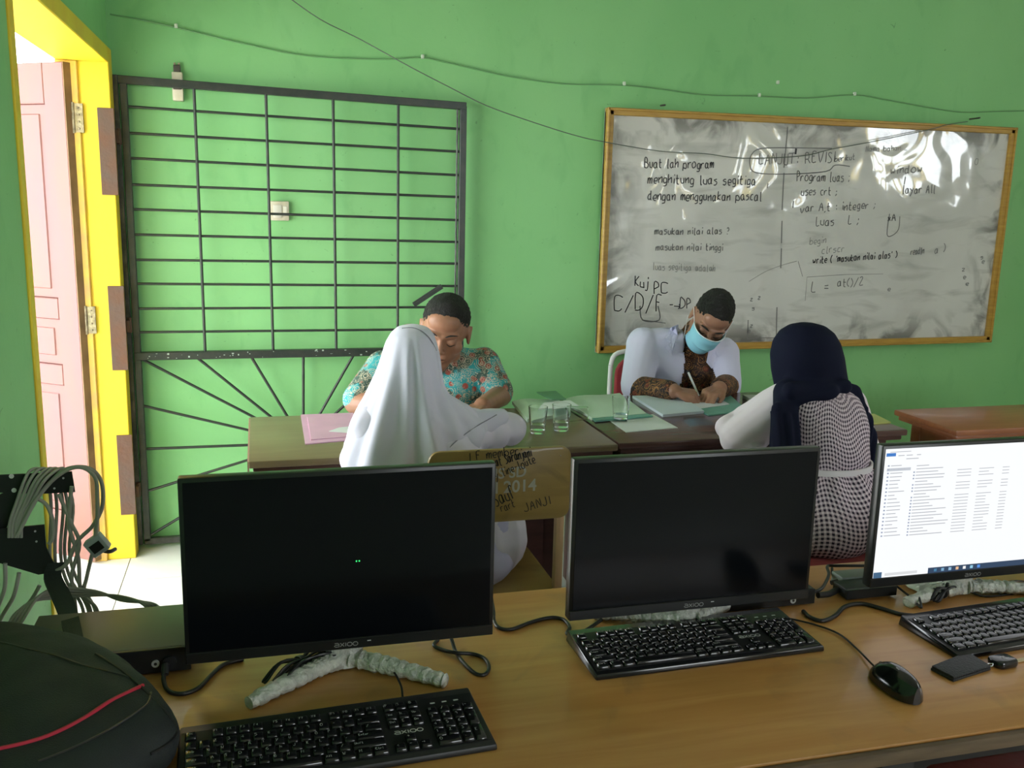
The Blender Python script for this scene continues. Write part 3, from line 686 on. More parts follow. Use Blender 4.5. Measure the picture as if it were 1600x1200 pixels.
# ---------------- monitors
def logo(mb, c, U, V, N, w_, wd):
    """the wide rounded brand word AXIOO"""
    k = w_/30.
    def P_(l): return [c+U*((x-15)*k)+V*(y*k) for x, y in l]
    def R_(x0, x1): 
        return [(x0+1.6, 0), (x1-1.6, 0), (x1, 1.6), (x1, 3.4), (x1-1.6, 5), (x0+1.6, 5), (x0, 3.4), (x0, 1.6), (x0+1.6, 0)]
    for st in ([(1, 5), (5, 5), (6.5, 3.6), (6.5, 0), (2, 0), (.4, 1.3), (2, 2.6), (6.5, 2.6)], [(8, 5), (13, 0)], [(13, 5), (8, 0)], [(15, 0), (15, 5)], R_(17, 23), R_(24.3, 30.3)):
        ribbon(mb, P_(st), wd, N)
def monitor(label, pts, zb, on=False, ledpx=None, reach=1.0):
    (px0, py0), (px1, py1), (px2, py2) = pts     # bottom left, bottom right, top left
    a = PZ(px0, py0, zb); b = PZ(px1, py1, zb); y = (a.y+b.y)/2; a = PY(px0, py0, y); b = PY(px1, py1, y); c = PY(px2, py2, y)
    x0, x1 = a.x, b.x if px1 < 1595 else a.x+.478; z0 = (a.z+b.z)/2 if px1 < 1595 else a.z; z1 = c.z; cx = (x0+x1)/2
    t = thing('monitor', label, 'monitor', (cx, y, TZ)); D = .022
    MB().box(x0, y, z0, x1, y+D, z1).build('housing', M_BLK2, t, bevel=.003)
    MB().box(x0+.05, y+D, z0+.05, x1-.05, y+D+.025, z1-.05).build('rear_cover', M_BLK, t, bevel=.01)
    bz = .007; bb = .020
    MB().box(x0+bz, y-.0012, z0+bb, x1-bz, y+.001, z1-bz).build('screen', M_SCR if not on else mat('lit_white_screen', (.93, .95, .97), .3, emit=.42), t)
    MB().box(x0+.001, y-.003, z0+.001, x1-.001, y, z0+bb-.001).build('chin', M_BLK2, t, bevel=.001, bseg=1); chin = list(MW)[-1]
    lg = MB(); logo(lg, Vector((cx, y-.0034, z0+.0065)), Vector((1, 0, 0)), Vector((0, 0, 1)), Vector((0, -1, 0)), .038, .0013); lg.build('logo', M_LOGO, chin)
    # stand
    M_WRAP = mat('crinkled_plastic_wrap', (.74, .75, .70), .35, noise_amt=.45, noise_scale=60, bump=.9, bump_scale=90)
    ys = y+.012
    MB().box(cx-.028, ys+.018, TZ+.008, cx+.028, ys+.036, z0+.12).build('stand_neck', M_BLK, t, bevel=.003)
    nk = MB().loft([(cx, ys+.022, TZ+.004, .034, .024), (cx, ys+.022, TZ+.03, .031, .021), (cx, ys+.022, z0+.02, .034, .024)], 20)
    nk.build('neck_wrap', M_WRAP, t, smooth=True)
    for s in (-1, 1):
        p = [Vector((cx+s*.012, ys+.012, TZ+.016)), Vector((cx+s*.06, ys+.012-.032*reach, TZ+.015)), Vector((cx+s*.115, ys+.012-.072*reach, TZ+.013)), Vector((cx+s*.155, ys+.012-.100*reach, TZ+.009))]
        sf = MB().tube(p[:3], .008, 8, smooth=3).build('stand_foot', M_BLK, t, smooth=True)
        f = MB(); q = crom(p, 12); m_ = len(q); rg = []
        for i, c_ in enumerate(q[:-1]):
            r = (.0155-.005*i/m_)*(1+.16*random.uniform(-1, 1)); d = (q[i+1]-c_).normalized(); u = Vector((0, 0, 1)); v = d.cross(u)
            rg.append([c_+(u*max(-.85*1, sin(2*pi*k/12))*min(r, c_.z-TZ+.002 if sin(2*pi*k/12) < 0 else r)+v*cos(2*pi*k/12)*r*1.15) for k in range(12)])
        f.rings(rg).build('foot_wrap', M_WRAP, sf, smooth=True)
    if ledpx:
        q = PY(ledpx[0], ledpx[1], y-.002)
        for dx in (0, .0045): MB().sphere((q.x+dx, y-.0015, q.z), .0011, 8, 5).build('power_light', mat('green_light', (.02, .9, .12), emit=1.5), t)
    if not on: MB().box(cx+.035, y-.0035, z0+.012, cx+.041, y-.0025, z0+.0135).build('power_mark', M_LOGOW, t)
    return t, x0, x1, z0, z1, y
m1 = monitor('black switched-off monitor nearest the bag, tiny green lights', [(290, 1038), (770, 992), (285, 748)], .745, ledpx=(557, 877))
m2 = monitor('black switched-off monitor standing in the middle of the table', [(888, 970), (1262, 935), (888, 719)], .745, reach=-.7)
m3 = monitor('monitor with a lit white file list on its screen', [(1357, 919), (1600, 893), (1375, 697)], .745, on=True, reach=.35)
# ---- the lit screen's window: file list
t3, X0, X1, Z0, Z1, Y3 = m3; sx0, sx1, sz0, sz1 = X0+.007, X1-.007, Z0+.02, Z1-.007
def ui(n, cells, col, emit=.36):
    mb = MB()
    for u, v, wd, h in cells: mb.box(sx0+(sx1-sx0)*u, Y3-.0016, sz0+(sz1-sz0)*v, sx0+(sx1-sx0)*(u+wd), Y3-.00125, sz0+(sz1-sz0)*(v+h))
    return mb.build(n, mat('screen_'+n, col, .4, emit=emit), t3)
ui('blue_tab', [(.003, .945, .045, .025)], (.05, .22, .65))
ui('task_bar', [(.27, 0, .73, .045)], (.03, .06, .12), .4); ui('start_button', [(.0, 0, .04, .045)], (.05, .12, .22), .45)
for k, c in enumerate(((.1, .3, .5), (.2, .4, .6), (.3, .5, .7), (.8, .5, .3), (.9, .9, .9), (.3, .6, .8), (.1, .3, .8))): ui('task_icon_%s' % 'abcdefg'[k] if False else 'task_icon', [(.30+k*.037, .012, .014, .022)], c) if k < 1 else MB().box(sx0+(sx1-sx0)*(.30+k*.037), Y3-.0018, sz0+.003, sx0+(sx1-sx0)*(.314+k*.037), Y3-.0015, sz0+.009).build('task_icon', mat('icon_%d' % k, c, .4, emit=.4), t3)
random.seed(3); rows = []; side = []; ic = []
for k in range(23):
    v = .86-k*.0245; ln = random.uniform(.06, .19)
    if k in (0, 5, 9): ln = .06
    rows.append((.155, v, ln, .006))
    if k > 1 and k not in (5, 9):
        rows += [(.36, v, .07, .005), (.47, v, random.choice((.05, .075)), .005), (.59, v, .035, .005)]; ic.append((.142, v-.002, .007, .011))
for k in range(20): v = .87-k*.0285; side.append((.03, v, random.uniform(.03, .08), .006)); ic.append((.015, v-.002, .008, .011))
rows += [(.06, .945, .03, .006), (.10, .945, .03, .006), (.15, .945, .02, .006), (.10, .918, .06, .006), (.02, .975, .1, .005)]
tag(ui('list_text', rows, (.52, .54, .58)), kind='stuff'); tag(ui('side_text', side, (.52, .54, .58)), kind='stuff'); tag(ui('list_icons', ic, (.36, .42, .56)), kind='stuff')
ui('highlight_row', [(.012, .832, .115, .022)], (.62, .66, .72)); ui('search_field', [(.055, .012, .16, .022)], (.8, .82, .84))

# ---------------- keyboards
KM = {}
def keycap(wu):
    w_ = wu*.0182-.0016
    key = round(wu, 2)
    if key not in KM:
        mb = MB(); hx, hy, z = w_/2, .0083, .0052; i = .0018
        vs = [(-hx, -hy, 0), (hx, -hy, 0), (hx, hy, 0), (-hx, hy, 0), (-hx+i, -hy+i, z), (hx-i, -hy+i, z), (hx-i, hy-i*.6, z), (-hx+i, hy-i*.6, z)]
        mb.add(vs, [(0, 3, 2, 1), (4, 5, 6, 7), (0, 1, 5, 4), (1, 2, 6, 5), (2, 3, 7, 6), (3, 0, 4, 7)])
        me = mb.mesh('key'); me.materials.append(M_GLOSS)
        bm = bmesh.new(); bm.from_mesh(me); bmesh.ops.recalc_face_normals(bm, faces=bm.faces); bmesh.ops.bevel(bm, geom=bm.edges[:], offset=.0011, segments=2, affect='EDGES', profile=.5); bm.to_mesh(me); bm.free()
        for p in me.polygons: p.use_smooth = True
        KM[key] = me
    return KM[key]
def layout():
    L_ = []; r = lambda y, x0, ws, names: [L_.append((x0+sum(ws[:i])+ws[i]/2, y, ws[i], names[i])) for i in range(len(ws))]
    r(5.3, 0, [1], ['Esc']); r(5.3, 2, [1]*4, ['F1', 'F2', 'F3', 'F4']); r(5.3, 6.5, [1]*4, ['F5', 'F6', 'F7', 'F8']); r(5.3, 11, [1]*4, ['F9', 'F0', 'F1', 'F2'])
    r(4, 0, [1]*13+[2], list('`1234567890-=')+['<-']); r(3, 0, [1.5]+[1]*12+[1.5], ['Tab']+list('QWERTYUIOP[]')+['/'])
    r(2, 0, [1.75]+[1]*11+[2.25], ['Caps']+list('ASDFGHJKL;,')+['Enter']); r(1, 0, [2.25]+[1]*10+[2.75], ['Shift']+list('ZXCVBNM,./')+['Shift'])
    r(0, 0, [1.25, 1.25, 1.25, 6.25, 1.25, 1.25, 1.25, 1.25], ['Ctrl', 'W', 'Alt', '', 'Alt', 'W', 'M', 'Ctrl'])
    for y, nm in ((5.3, ['P', 'S', 'B']), (4, ['Ins', 'H', 'Up']), (3, ['Del', 'E', 'Dn'])): r(y, 15.4, [1]*3, nm)
    r(1, 16.4, [1], ['+']); r(0, 15.4, [1]*3, list('<-') + ['>'])
    for y, nm in ((4, 'N/*-'), (3, '789'), (2, '456'), (1, '123')): r(y, 18.8, [1]*len(nm), list(nm))
    r(0, 18.8, [2, 1], ['0', '.']); L_.append((22.3, 2.5, 1, '+')); L_.append((22.3, .5, 1, 'E'))
    return L_
LAY = layout()
def keyboard(label, c, rz, prints, glint):
    t = thing('keyboard', label, 'keyboard', c, rz, 'black keyboards on the computer table'); W_, D_ = .435, .150
    f, bk = .010, .020
    prof = [(-W_/2, -D_/2), (W_/2, -D_/2), (W_/2, D_/2), (-W_/2, D_/2)]
    vs = [(-W_/2, -D_/2, 0), (W_/2, -D_/2, 0), (W_/2+.0, D_/2, 0), (-W_/2, D_/2, 0), (-W_/2+.001, -D_/2+.001, f), (W_/2-.001, -D_/2+.001, f), (W_/2-.004, D_/2-.001, bk), (-W_/2+.004, D_/2-.001, bk)]
    MB().add(vs, [(0, 3, 2, 1), (4, 5, 6, 7), (0, 1, 5, 4), (1, 2, 6, 5), (2, 3, 7, 6), (3, 0, 4, 7)]).build('base', M_GLOSS if glint else M_BLK, t, world=False, bevel=.003)
    tilt = atan2(bk-f, D_); u = .0182
    TM = Matrix.Translation((0, -D_/2, f)) @ Matrix.Rotation(tilt, 4, 'X')
    MB().box(-W_/2+.006, .012, .0002, W_/2-.006, .012+6.6*u, .0008, TM).build('key_tray', M_BLK, t, world=False)
    lg = MB(); lw = MB()
    for x, y, wu, nm in LAY:
        px, py = -.208+x*u, .022+y*u
        K = TM @ Matrix.Translation((px, py, .0008))
        if y in (2.5, .5): K = K @ Matrix.Diagonal((1, 2.1, 1, 1))
        instance(keycap(wu), 'key', K, t)
        if nm:
            O = TM @ Vector((px-wu*u/2+.0042, py+.0005, .0063)); U = (TM.to_3x3() @ Vector((1, 0, 0))); V = TM.to_3x3() @ Vector((0, 1, 0)); N = TM.to_3x3() @ Vector((0, 0, 1))
            write(lg, nm, O, U, V, N, .00062 if len(nm) > 1 else .0008, None, .00055, sm=0)
    tag(lg.build('key_legends', prints, t, world=False), kind='stuff')
    logo(lw, TM @ Vector((-.208+16.9*u, .022+2*u-.003, .0015)), Vector((1, 0, 0)), (TM.to_3x3() @ Vector((0, 1, 0))), TM.to_3x3() @ Vector((0, 0, 1)), .042, .0016); lw.build('logo', M_LOGOW, t, world=False)
    for k in range(3): MB().box(-.208+(19.4+k)*u, .022+5.2*u, .0012, -.208+(19.8+k)*u, .022+5.35*u, .0016, TM).build('status_light', M_LEG, t, world=False)
    return t
def kb_pose(pl, pr, fr, zz=TZ):
    a = PZ(*pl, zz+.02); b = PZ(*pr, zz+.02); c = PZ(*fr, zz+.01); rz = atan2(b.y-a.y, b.x-a.x); return a, b, c, rz
a, b, c, rz = kb_pose((285, 1135), (735, 1072), (767, 1160)); m = b-Vector((.435/2*cos(rz)+.075*sin(rz)*-1, .435/2*sin(rz)+.075*cos(rz), 0)); keyboard('black keyboard beside the bag, white AXIOO letters'.replace('AXIOO letters', 'lettered logo'), (m.x, m.y, TZ), rz, M_LEG, False)
a, b, c, rz = kb_pose((888, 985), (1215, 948), (925, 1053)); m = (a+b)/2; keyboard('black keyboard with shiny keys below the middle monitor', (m.x+.002, (c.y+a.y)/2+.003, TZ), rz, M_LEG, True)
a, b, c, rz = kb_pose((1403, 955), (1600, 925), (1480, 1022)); m = Vector((a.x+.2175, (a.y+c.y)/2, 0)); keyboard('black keyboard with glinting keys before the lit monitor', (m.x-.004, m.y+.003, TZ), rz-.01, M_LEG, True)

# ---------------- mouse
q = PZ(1400, 1062, TZ+.015); a = PZ(1366, 1034, TZ+.01); b = PZ(1432, 1088, TZ+.01); mrz = atan2(a.y-b.y, a.x-b.x)
t = thing('computer_mouse', 'glossy black wired mouse lying on the wooden table', 'mouse', (q.x, q.y, TZ), mrz)
Lm = .112
rg = []
for i in range(25):
    f = .5-.5*cos(pi*i/24); x = -Lm/2+Lm*f; wdt = .0315*(sin(pi*min(max(f, .006), .985))**.42)*(1-.08*sin(pi*f*2-1.2)); h = .037*(1-abs((f-.40)/.62)**2.4)**.7 if abs((f-.40)/.62) < 1 else .004
    h = max(h, .006); ring = []
    for k in range(24):
        an = 2*pi*k/24; ring.append(Vector((x, wdt*cos(an)*(1-.1*max(0, sin(an))), max(0, sin(an))*h+(.0 if sin(an) >= 0 else sin(an)*.002)+.003)))
    rg.append(ring)
MB().rings(rg).build('shell', M_GLOSS, t, world=False, smooth=True)
MB().tube([(.028, 0, .022), (.044, 0, .020)], .005, 10).build('scroll_wheel', M_BLK, t, world=False)
MB().tube([(Lm/2-.048, 0, .0335), (Lm/2-.02, 0, .027), (Lm/2-.004, 0, .014)], .0008, 6, smooth=4).build('button_seam', M_CABLE, t, world=False)
MB().box(-.012, -.006, .0385, -.004, .006, .0392).build('logo', M_LOGO, t, world=False)
hd = Vector((cos(mrz), sin(mrz), 0)); p0 = Vector((q.x, q.y, TZ+.008))+hd*Lm/2
MB().tube([p0-hd*.006, p0+hd*.01]+[PZ(x, y, TZ+.003) for x, y in ((1340, 1015), (1310, 990), (1270, 975), (1225, 965), (1190, 960))], .0018, 8, smooth=5).build('mouse_cord', M_CABLE, t, smooth=True)

# ---------------- wallet, key fob
pp = [PZ(x, y, TZ+.005) for x, y in ((1454, 1043), (1490, 1062), (1549, 1043), (1512, 1020))]
t = thing('wallet', 'thin black leather wallet lying by the keyboard corner', 'wallet', (pp[0]+pp[2])/2-Vector((0, 0, .005)))
def slab(pp, z0, z1): return MB().add([(p.x, p.y, z0) for p in pp]+[(p.x, p.y, z1) for p in pp], [(3, 2, 1, 0), (4, 5, 6, 7), (0, 1, 5, 4), (1, 2, 6, 5), (2, 3, 7, 6), (3, 0, 4, 7)])
M_LEATH = mat('black_grained_leather', (.022, .024, .028), .55, bump=.4, bump_scale=260)
slab(pp, TZ, TZ+.005).build('cover', M_LEATH, t, bevel=.0015)
ce = (pp[0]+pp[2])/2; slab([ce+(p-ce)*.97 for p in pp], TZ+.005, TZ+.009).build('flap', M_LEATH, t, bevel=.0015)
q = PZ(1567, 1032, TZ+.008); t = thing('key_fob', 'rounded black key fob with white emblem beside wallet', 'key fob', (q.x, q.y, TZ), .1)
MB().prism(rrect(-.023, -.017, .023, .017, .011), .013).build('body', M_GLOSS, t, world=False, bevel=.004)
lw = MB(); N_ = Vector((0, 0, 1)); 
for st in ([(-2, 3), (-3, -3)], [(0, 3), (-1, -3)], [(2, 3), (1, -3)], [(-3, 0), (2.4, .6)]): ribbon(lw, [Vector((.002+x*.0014, y*.0018, .0133)) for x, y in st], .0014, N_)
lw.build('emblem', M_LOGOW, t, world=False)
MB().tube([(-.022, 0, .006), (-.029, .004, .004), (-.031, 0, .002), (-.027, -.004, .004), (-.022, 0, .006)], .0012, 6, smooth=4).build('key_ring', M_CHROME, t, world=False)
MB().box(.024, -.004, .001, .07, .004, .003).build('key_tag', mat('beige_tag', (.62, .50, .30), .6), t, world=False)

# ---------------- small desktop computers
def mini_pc(label, x0, y0, x1, y1, h, mt, btn=None, name='mini_computer'):
    t = thing(name, label, 'computer', ((x0+x1)/2, (y0+y1)/2, TZ))
    MB().box(x0, y0+.006, TZ+.003, x1, y1, TZ+h).build('case', mt, t, bevel=.002)
    MB().box(x0-.001, y0, TZ+.003, x1+.001, y0+.006, TZ+h-.001).build('front_panel', M_BLK2, t, bevel=.001, bseg=1)
    for x in (x0+.02, x1-.02):
        for y in (y0+.02, y1-.02): MB().tube([(x, y, TZ), (x, y, TZ+.0035)], .006, 10).build('foot', M_BLK, t)
    if btn:
        q = PY(btn[0], btn[1], y0-.001); MB().tube([(q.x, y0-.0025, q.z), (q.x, y0, q.z)], .0062, 16).build('power_button', mat('silver_button', (.6, .66, .7), .3, .6), t)
        MB().tube([(q.x, y0-.003, q.z), (q.x, y0-.0024, q.z)], .0025, 12).build('button_dot', M_BLK, t)
    return t, x0, x1, y0
M_CASE = mat('olive_grey_metal_case', (.16, .15, .12), .4, .2)
pz = TZ+.045
A_ = PZ(160, 1022, pz); B_ = PZ(295, 1016, pz)
pc, _, PX1, PY0 = mini_pc('flat grey-topped mini computer partly behind the bag', -.385, A_.y, B_.x, PZ(290, 943, pz).y, .045, M_CASE, (243, 1037))
q = PY(265, 1036, PY0-.004)
MB().tube([(q.x, PY0-.006, q.z), (q.x, PY0, q.z)], .011, 16).build('audio_jack', M_BLK, pc)
a = PZ(1190, 952, TZ+.002); b = PZ(1278, 948, TZ+.002)
mini_pc('black mini computer with silver button behind middle monitor', a.x-.10, 1.515, b.x, 1.66, .034, M_BLK, (1239, 938))
a = PZ(1325, 940, TZ+.002); b = PZ(1410, 937, TZ+.002)
mini_pc('slim black mini computer half hidden by the lit monitor', a.x, 1.515, b.x, 1.565, .024, M_BLK)
# grey adapter box
a = PZ(1320, 915, TZ+.015); t = thing('power_adapter', 'small grey adapter box behind the slim black computer', 'adapter', (a.x+.03, a.y+.02, TZ))
MB().box(a.x, a.y+.01, TZ, a.x+.08, a.y+.05, TZ+.028).build('box', mat('grey_green_plastic', (.16, .19, .17), .4), t, bevel=.004)
MB().tube([(a.x, a.y+.025, TZ+.014), (a.x-.015, a.y+.025, TZ+.012)], .005, 8).build('strain_relief', M_BLK, t)
q = PZ(1358, 893, TZ+.005); t = thing('tape_roll', 'flat white tape ring at the back edge of table', 'tape', (q.x+.018, q.y-.02, TZ))
prof = [(.034, 0), (.034, .012), (.024, .012), (.024, 0), (.034, 0)]
MB().rings([[Vector((r*cos(2*pi*k/28), r*sin(2*pi*k/28), z)) for k in range(28)] for r, z in prof[:4]], closed=True).build('ring', mat('white_tape', (.75, .75, .72), .5), t, world=False, smooth=False)

# ---------------- cables on the table
def cable(label, pts, r=.0028, z=TZ, name='cable', m=M_CABLE, ends=None, extra=None, cat='cable'):
    P_ = [p if isinstance(p, Vector) else (PZ(p[0], p[1], z+r) if len(p) == 2 else PZ(p[0], p[1], z+p[2])) for p in pts]
    P_ = [Vector((p.x, p.y, max(p.z, z+r))) for p in P_]
    t = thing(name, label, cat, (P_[0].x, P_[0].y, z)); MB().tube(P_, r, 8, smooth=6).build('cord', m, t, smooth=True); return t, P_
t, _ = cable('black audio lead plugged in the mini computer by bag', [(262, 1036, .020), (257, 1048, .016), (256, 1065, .008), (264, 1080), (285, 1084), (310, 1075), (330, 1055), (350, 1038), (380, 1030)], .0036)
q = PZ(256, 1062, TZ+.012); MB().tube([(q.x, PY0-.012, TZ+.022), (q.x, PY0-.026, TZ+.012)], .006, 10).build('plug', M_BLK, t)
cable('looped black cable on table between the two dark monitors', [(700, 985, .02), (706, 1000, .012), (712, 1018), (724, 1035), (742, 1052), (757, 1054), (764, 1044), (758, 1030), (740, 1022), (712, 1020, .008), (690, 1015), (678, 1008), (684, 1000)], .0033)
cable('black lead curving from the first monitor to middle monitor', [(768, 935, .02), (771, 955, .01), (772, 970), (780, 981), (800, 983), (830, 972), (860, 965), (880, 968), (890, 980), (886, 990), (900, 992), (920, 982), (940, 968, .01)], .0036)
cable('thick black lead snaking right below the third computer', [(1255, 955), (1265, 964), (1285, 970), (1305, 962), (1320, 948), (1345, 943), (1375, 950), (1405, 959), (1430, 962)], .0042)
cable('black keyboard wire hanging behind the first keyboard', [(520, 1025, .03), (560, 1020, .02), (590, 1024, .01), (612, 1045, .012), (626, 1070, .014), (629, 1088, .008)], .0018)
t, _ = cable('black lead drooping at the back edge near gingham dress', [(1272, 925, .02), (1285, 918, .02), (1295, 898, .02), (1293, 885, .02), (1310, 884, .02), (1360, 884, .01)], .0034)
MB().tube([PZ(1300, 888, TZ+.02), PZ(1302, 900, TZ+.015), PZ(1318, 908, TZ+.006), PZ(1360, 906, TZ+.006)], .003, 8, smooth=5).build('branch_cord', M_CABLE, t, smooth=True)
cable('twisted dark cables joining the two small black computers', [(1278, 930, .012), (1295, 928, .01), (1310, 922, .012), (1330, 926, .01)], .0065)
t, _ = cable('tangle of thin wires behind the third keyboard', [(1400, 915, .02), (1425, 935, .01), (1440, 950, .012), (1436, 925, .02), (1460, 930, .01), (1500, 920, .01), (1540, 932), (1600, 925)], .0022)
for k in range(4): MB().tube([PZ(1500+k*8, 905, TZ+.03), PZ(1520+k*10, 918+k*2, TZ+.006), PZ(1545+k*14, 925-k*3, TZ+.004), PZ(1580, 908+k*4, TZ+.004), PZ(1625, 912+k*4, TZ+.004)], .0018, 6, smooth=5).build('branch_cord', mat('grey_wire', (.12, .12, .12), .4) if k % 2 else M_CABLE, t, smooth=True)
def bundle(label, c, d, ln, n, r, spread, name='cable_bundle'):
    t = thing(name, label, 'cable', (c.x, c.y, TZ)); d = d.normalized(); s = d.cross(Vector((0, 0, 1)))
    for k in range(n):
        o1, o2 = random.uniform(-spread, spread), random.uniform(.003, spread*1.4)
        pts = [c-d*ln*.5+s*o1*1.2, c-d*ln*.25+s*o1*1.3+Vector((0, 0, o2)), c+Vector((0, 0, o2*.8))+s*o1*.35, c+d*ln*.25+s*o1*1.3+Vector((0, 0, o2)), c+d*ln*(.5+random.uniform(-.1, .1))+s*o1*1.2]
        back = [p+s*random.uniform(.004, .008)+Vector((0, 0, .004)) for p in pts[::-1]]
        pts = [Vector((p.x, p.y, max(p.z, TZ+r))) for p in pts+back]
        MB().tube(pts+[pts[0]], r, 6, smooth=4).build('coil', M_CABLE, t, smooth=True)
    MB().tube([c-d*.004+Vector((0, 0, spread*.5)), c+d*.004+Vector((0, 0, spread*.5))], spread*.95, 12).build('cable_tie', M_BLK, t)
    return t
c = PZ(470, 1045, TZ+.01); bundle('tied bundle of black cable under the first monitor', c, PZ(530, 1020, TZ)-PZ(430, 1068, TZ), .13, 9, .0022, .016)
c = PZ(1473, 930, TZ+.01); bundle('tied black cable bundle under the lit monitor', c, PZ(1500, 912, TZ)-PZ(1445, 942, TZ), .085, 7, .0022, .012)
# torn plastic under monitor 3
q = PZ(1465, 925, TZ); t = thing('plastic_bag', 'crumpled clear white plastic scrap under lit monitor', 'plastic', (q.x, q.y, TZ)); mb = MB(); vs = []
for i in range(9):
    for j in range(7): vs.append((q.x-.05+i*.016+random.uniform(-.004, .004), q.y-.0+j*.012, TZ+.004+random.uniform(0, .014)*(0 < i < 8 and 0 < j < 6)))
mb.add(vs, [(i*7+j, (i+1)*7+j, (i+1)*7+j+1, i*7+j+1) for i in range(8) for j in range(6)]); mb.build('sheet', mat('thin_white_plastic', (.75, .76, .76), .25), t)

# ---------------- glasses on the desks
M_GLASS = mat('clear_glass', (.97, .99, .98), .02, trans=1, ior=1.3); M_WATER = mat('water', (.93, .97, .96), .02, trans=1, ior=1.16)
def tumbler(label, px, py, h=.088, r1=.032, r0=.024, water=.03, dist=None):
    q = PZ(px, py, KZ); t = thing('drinking_glass', label, 'glass', (q.x, q.y+r0, KZ+.0005), 0, 'clear drinking glasses on the desks')
    th = .0022
    MB().lathe([(.001, 0), (r0, 0), (r0+.001, .003), (r1, h), (r1-th, h), (r0-th+.001, .011), (.001, .009)], seg=32).build('glass_body', M_GLASS, t, world=False, smooth=True)
    if water:
        rw = lambda z: r0-th+.001+(r1-r0-.001)*(z-.011)/(h-.011)
        MB().lathe([(.001, .0095), (rw(.0115)-.0003, .0115), (rw(water)-.0003, water), (.001, water)], seg=32).build('water', M_WATER, t, world=False, smooth=True)
    return t
tumbler('clear glass nearest the white sleeve of the girl', 843, 679)
tumbler('clear glass standing second from the white sleeve', 880, 675)
tumbler('clear glass standing on the white papers by green folder', 973, 661, water=.028)
q = PZ(903, 661, KZ); t = thing('plastic_cup', 'clear plastic cup lying on its side behind glasses', 'cup', (q.x, q.y+.02, KZ))
M_ = Matrix.Translation((q.x-.03, q.y+.02, KZ+.029)) @ Matrix.Rotation(-.35, 4, 'Z') @ Matrix.Rotation(pi/2-.09, 4, 'Y')
MB().lathe([(.001, .07), (.022, .07), (.028, 0), (.027, 0), (.0212, .068), (.001, .068)], M_, 28).build('cup_wall', M_GLASS, t, smooth=True)

# ---------------- papers and folders
M_PAPER = mat('white_paper', (.70, .76, .76), .6); M_PAPERG = mat('pale_green_paper', (.55, .72, .58), .6); M_TEAL = mat('teal_card_folder', (.17, .44, .36), .5, noise_amt=.15, noise_scale=20)
M_PINKF = mat('pink_card_folder', (.70, .42, .58), .5, noise_amt=.12, noise_scale=10); M_DKG = mat('dark_green_cover', (.10, .25, .13), .45)
def sheet(name, label, cat, pp, z0, th, m, part='sheet', wave=0, group=None, extra=None):
    c = sum(pp, Vector())/len(pp); t = thing(name, label, cat, (c.x, c.y, z0), 0, group); mb = MB(); n = 8
    P_ = lambda u, v: (pp[0]*(1-u)+pp[1]*u)*(1-v)+(pp[3]*(1-u)+pp[2]*u)*v
    vs = []
    for k in (0, 1):
        for i in range(n+1):
            for j in range(n+1):
                p = P_(i/n, j/n); wv = wave*(.5+.5*sin(3*i/n+2.2*j/n))*sin(pi*i/n*.9)*(j/n); vs.append((p.x, p.y, z0+k*th+wv))
    m_ = (n+1)**2; fs = []
    for i in range(n):
        for j in range(n):
            a = i*(n+1)+j; b = a+n+1; fs += [(a, a+1, b+1, b), (m_+a, m_+b, m_+b+1, m_+a+1)]
    for i in range(n):
        for a, b in ((i*(n+1), (i+1)*(n+1)), ((i+1)*(n+1)+n, i*(n+1)+n), (i+1, i), (n*(n+1)+i, n*(n+1)+i+1)): fs.append((a, b, m_+b, m_+a))
    mb.add(vs, fs); mb.build(part, m, t, smooth=False); return t
Q = lambda *l, z=KZ: [PZ(x, y, z) for x, y in l]
t = sheet('pink_folder', 'pink card folder on olive desk left of white hijab', 'folder', Q((477, 695), (552, 688), (552, 646), (470, 649)), KZ, .003, M_PINKF, 'cover')
pk = Q((486, 688), (556, 682), (556, 650), (480, 652), z=KZ+.003); MB().add([(p.x, p.y, KZ+.003) for p in pk]+[(p.x, p.y, KZ+.0055) for p in pk], [(3, 2, 1, 0), (4, 5, 6, 7), (0, 1, 5, 4), (1, 2, 6, 5), (2, 3, 7, 6), (3, 0, 4, 7)]).build('inner_sheet', M_PINKF, t)
sheet('paper', 'white paper corner on the pink folder', 'paper', Q((514, 677), (560, 681), (560, 668), (530, 671)), KZ+.006, .001, M_PAPER)
sheet('paper_stack', 'wavy pale green papers spread behind the glasses', 'paper', Q((824, 660), (892, 650), (872, 628), (800, 632)), KZ, .012, M_PAPERG, wave=.02)
sheet('green_booklet', 'dark green booklet lying on the pale papers', 'booklet', Q((862, 641), (884, 640), (868, 627), (838, 629)), KZ+.037, .004, M_DKG, 'cover')
sheet('paper', 'small white paper under the dark green booklet', 'paper', Q((840, 655), (905, 650), (890, 640), (850, 644)), KZ+.034, .002, M_PAPER)
sheet('open_book', 'thick open pale book between glasses and red chair', 'book', Q((925, 657), (1010, 650), (968, 618), (880, 628)), KZ, .010, M_PAPERG, 'pages', wave=.022)
t = sheet('teal_folder', 'teal folder under the glass on white papers', 'folder', Q((930, 661), (1020, 653), (990, 640), (918, 648)), KZ+.003, .005, M_TEAL, 'cover')
sheet('paper', 'white sheet at the front of the dark desk', 'paper', Q((978, 676), (1059, 669), (1020, 648), (950, 656)), KZ, .002, M_PAPER)
sheet('paper_stack', 'bluish white paper pile in front of the writing man', 'paper', Q((1036, 652), (1100, 646), (1062, 621), (988, 622)), KZ, .010, mat('bluish_white_paper', (.62, .71, .80), .6))
t = sheet('teal_folder', 'teal folder with printed form under the writing hands', 'folder', Q((1107, 650), (1168, 643), (1140, 618), (1062, 626)), KZ, .004, M_TEAL, 'cover')
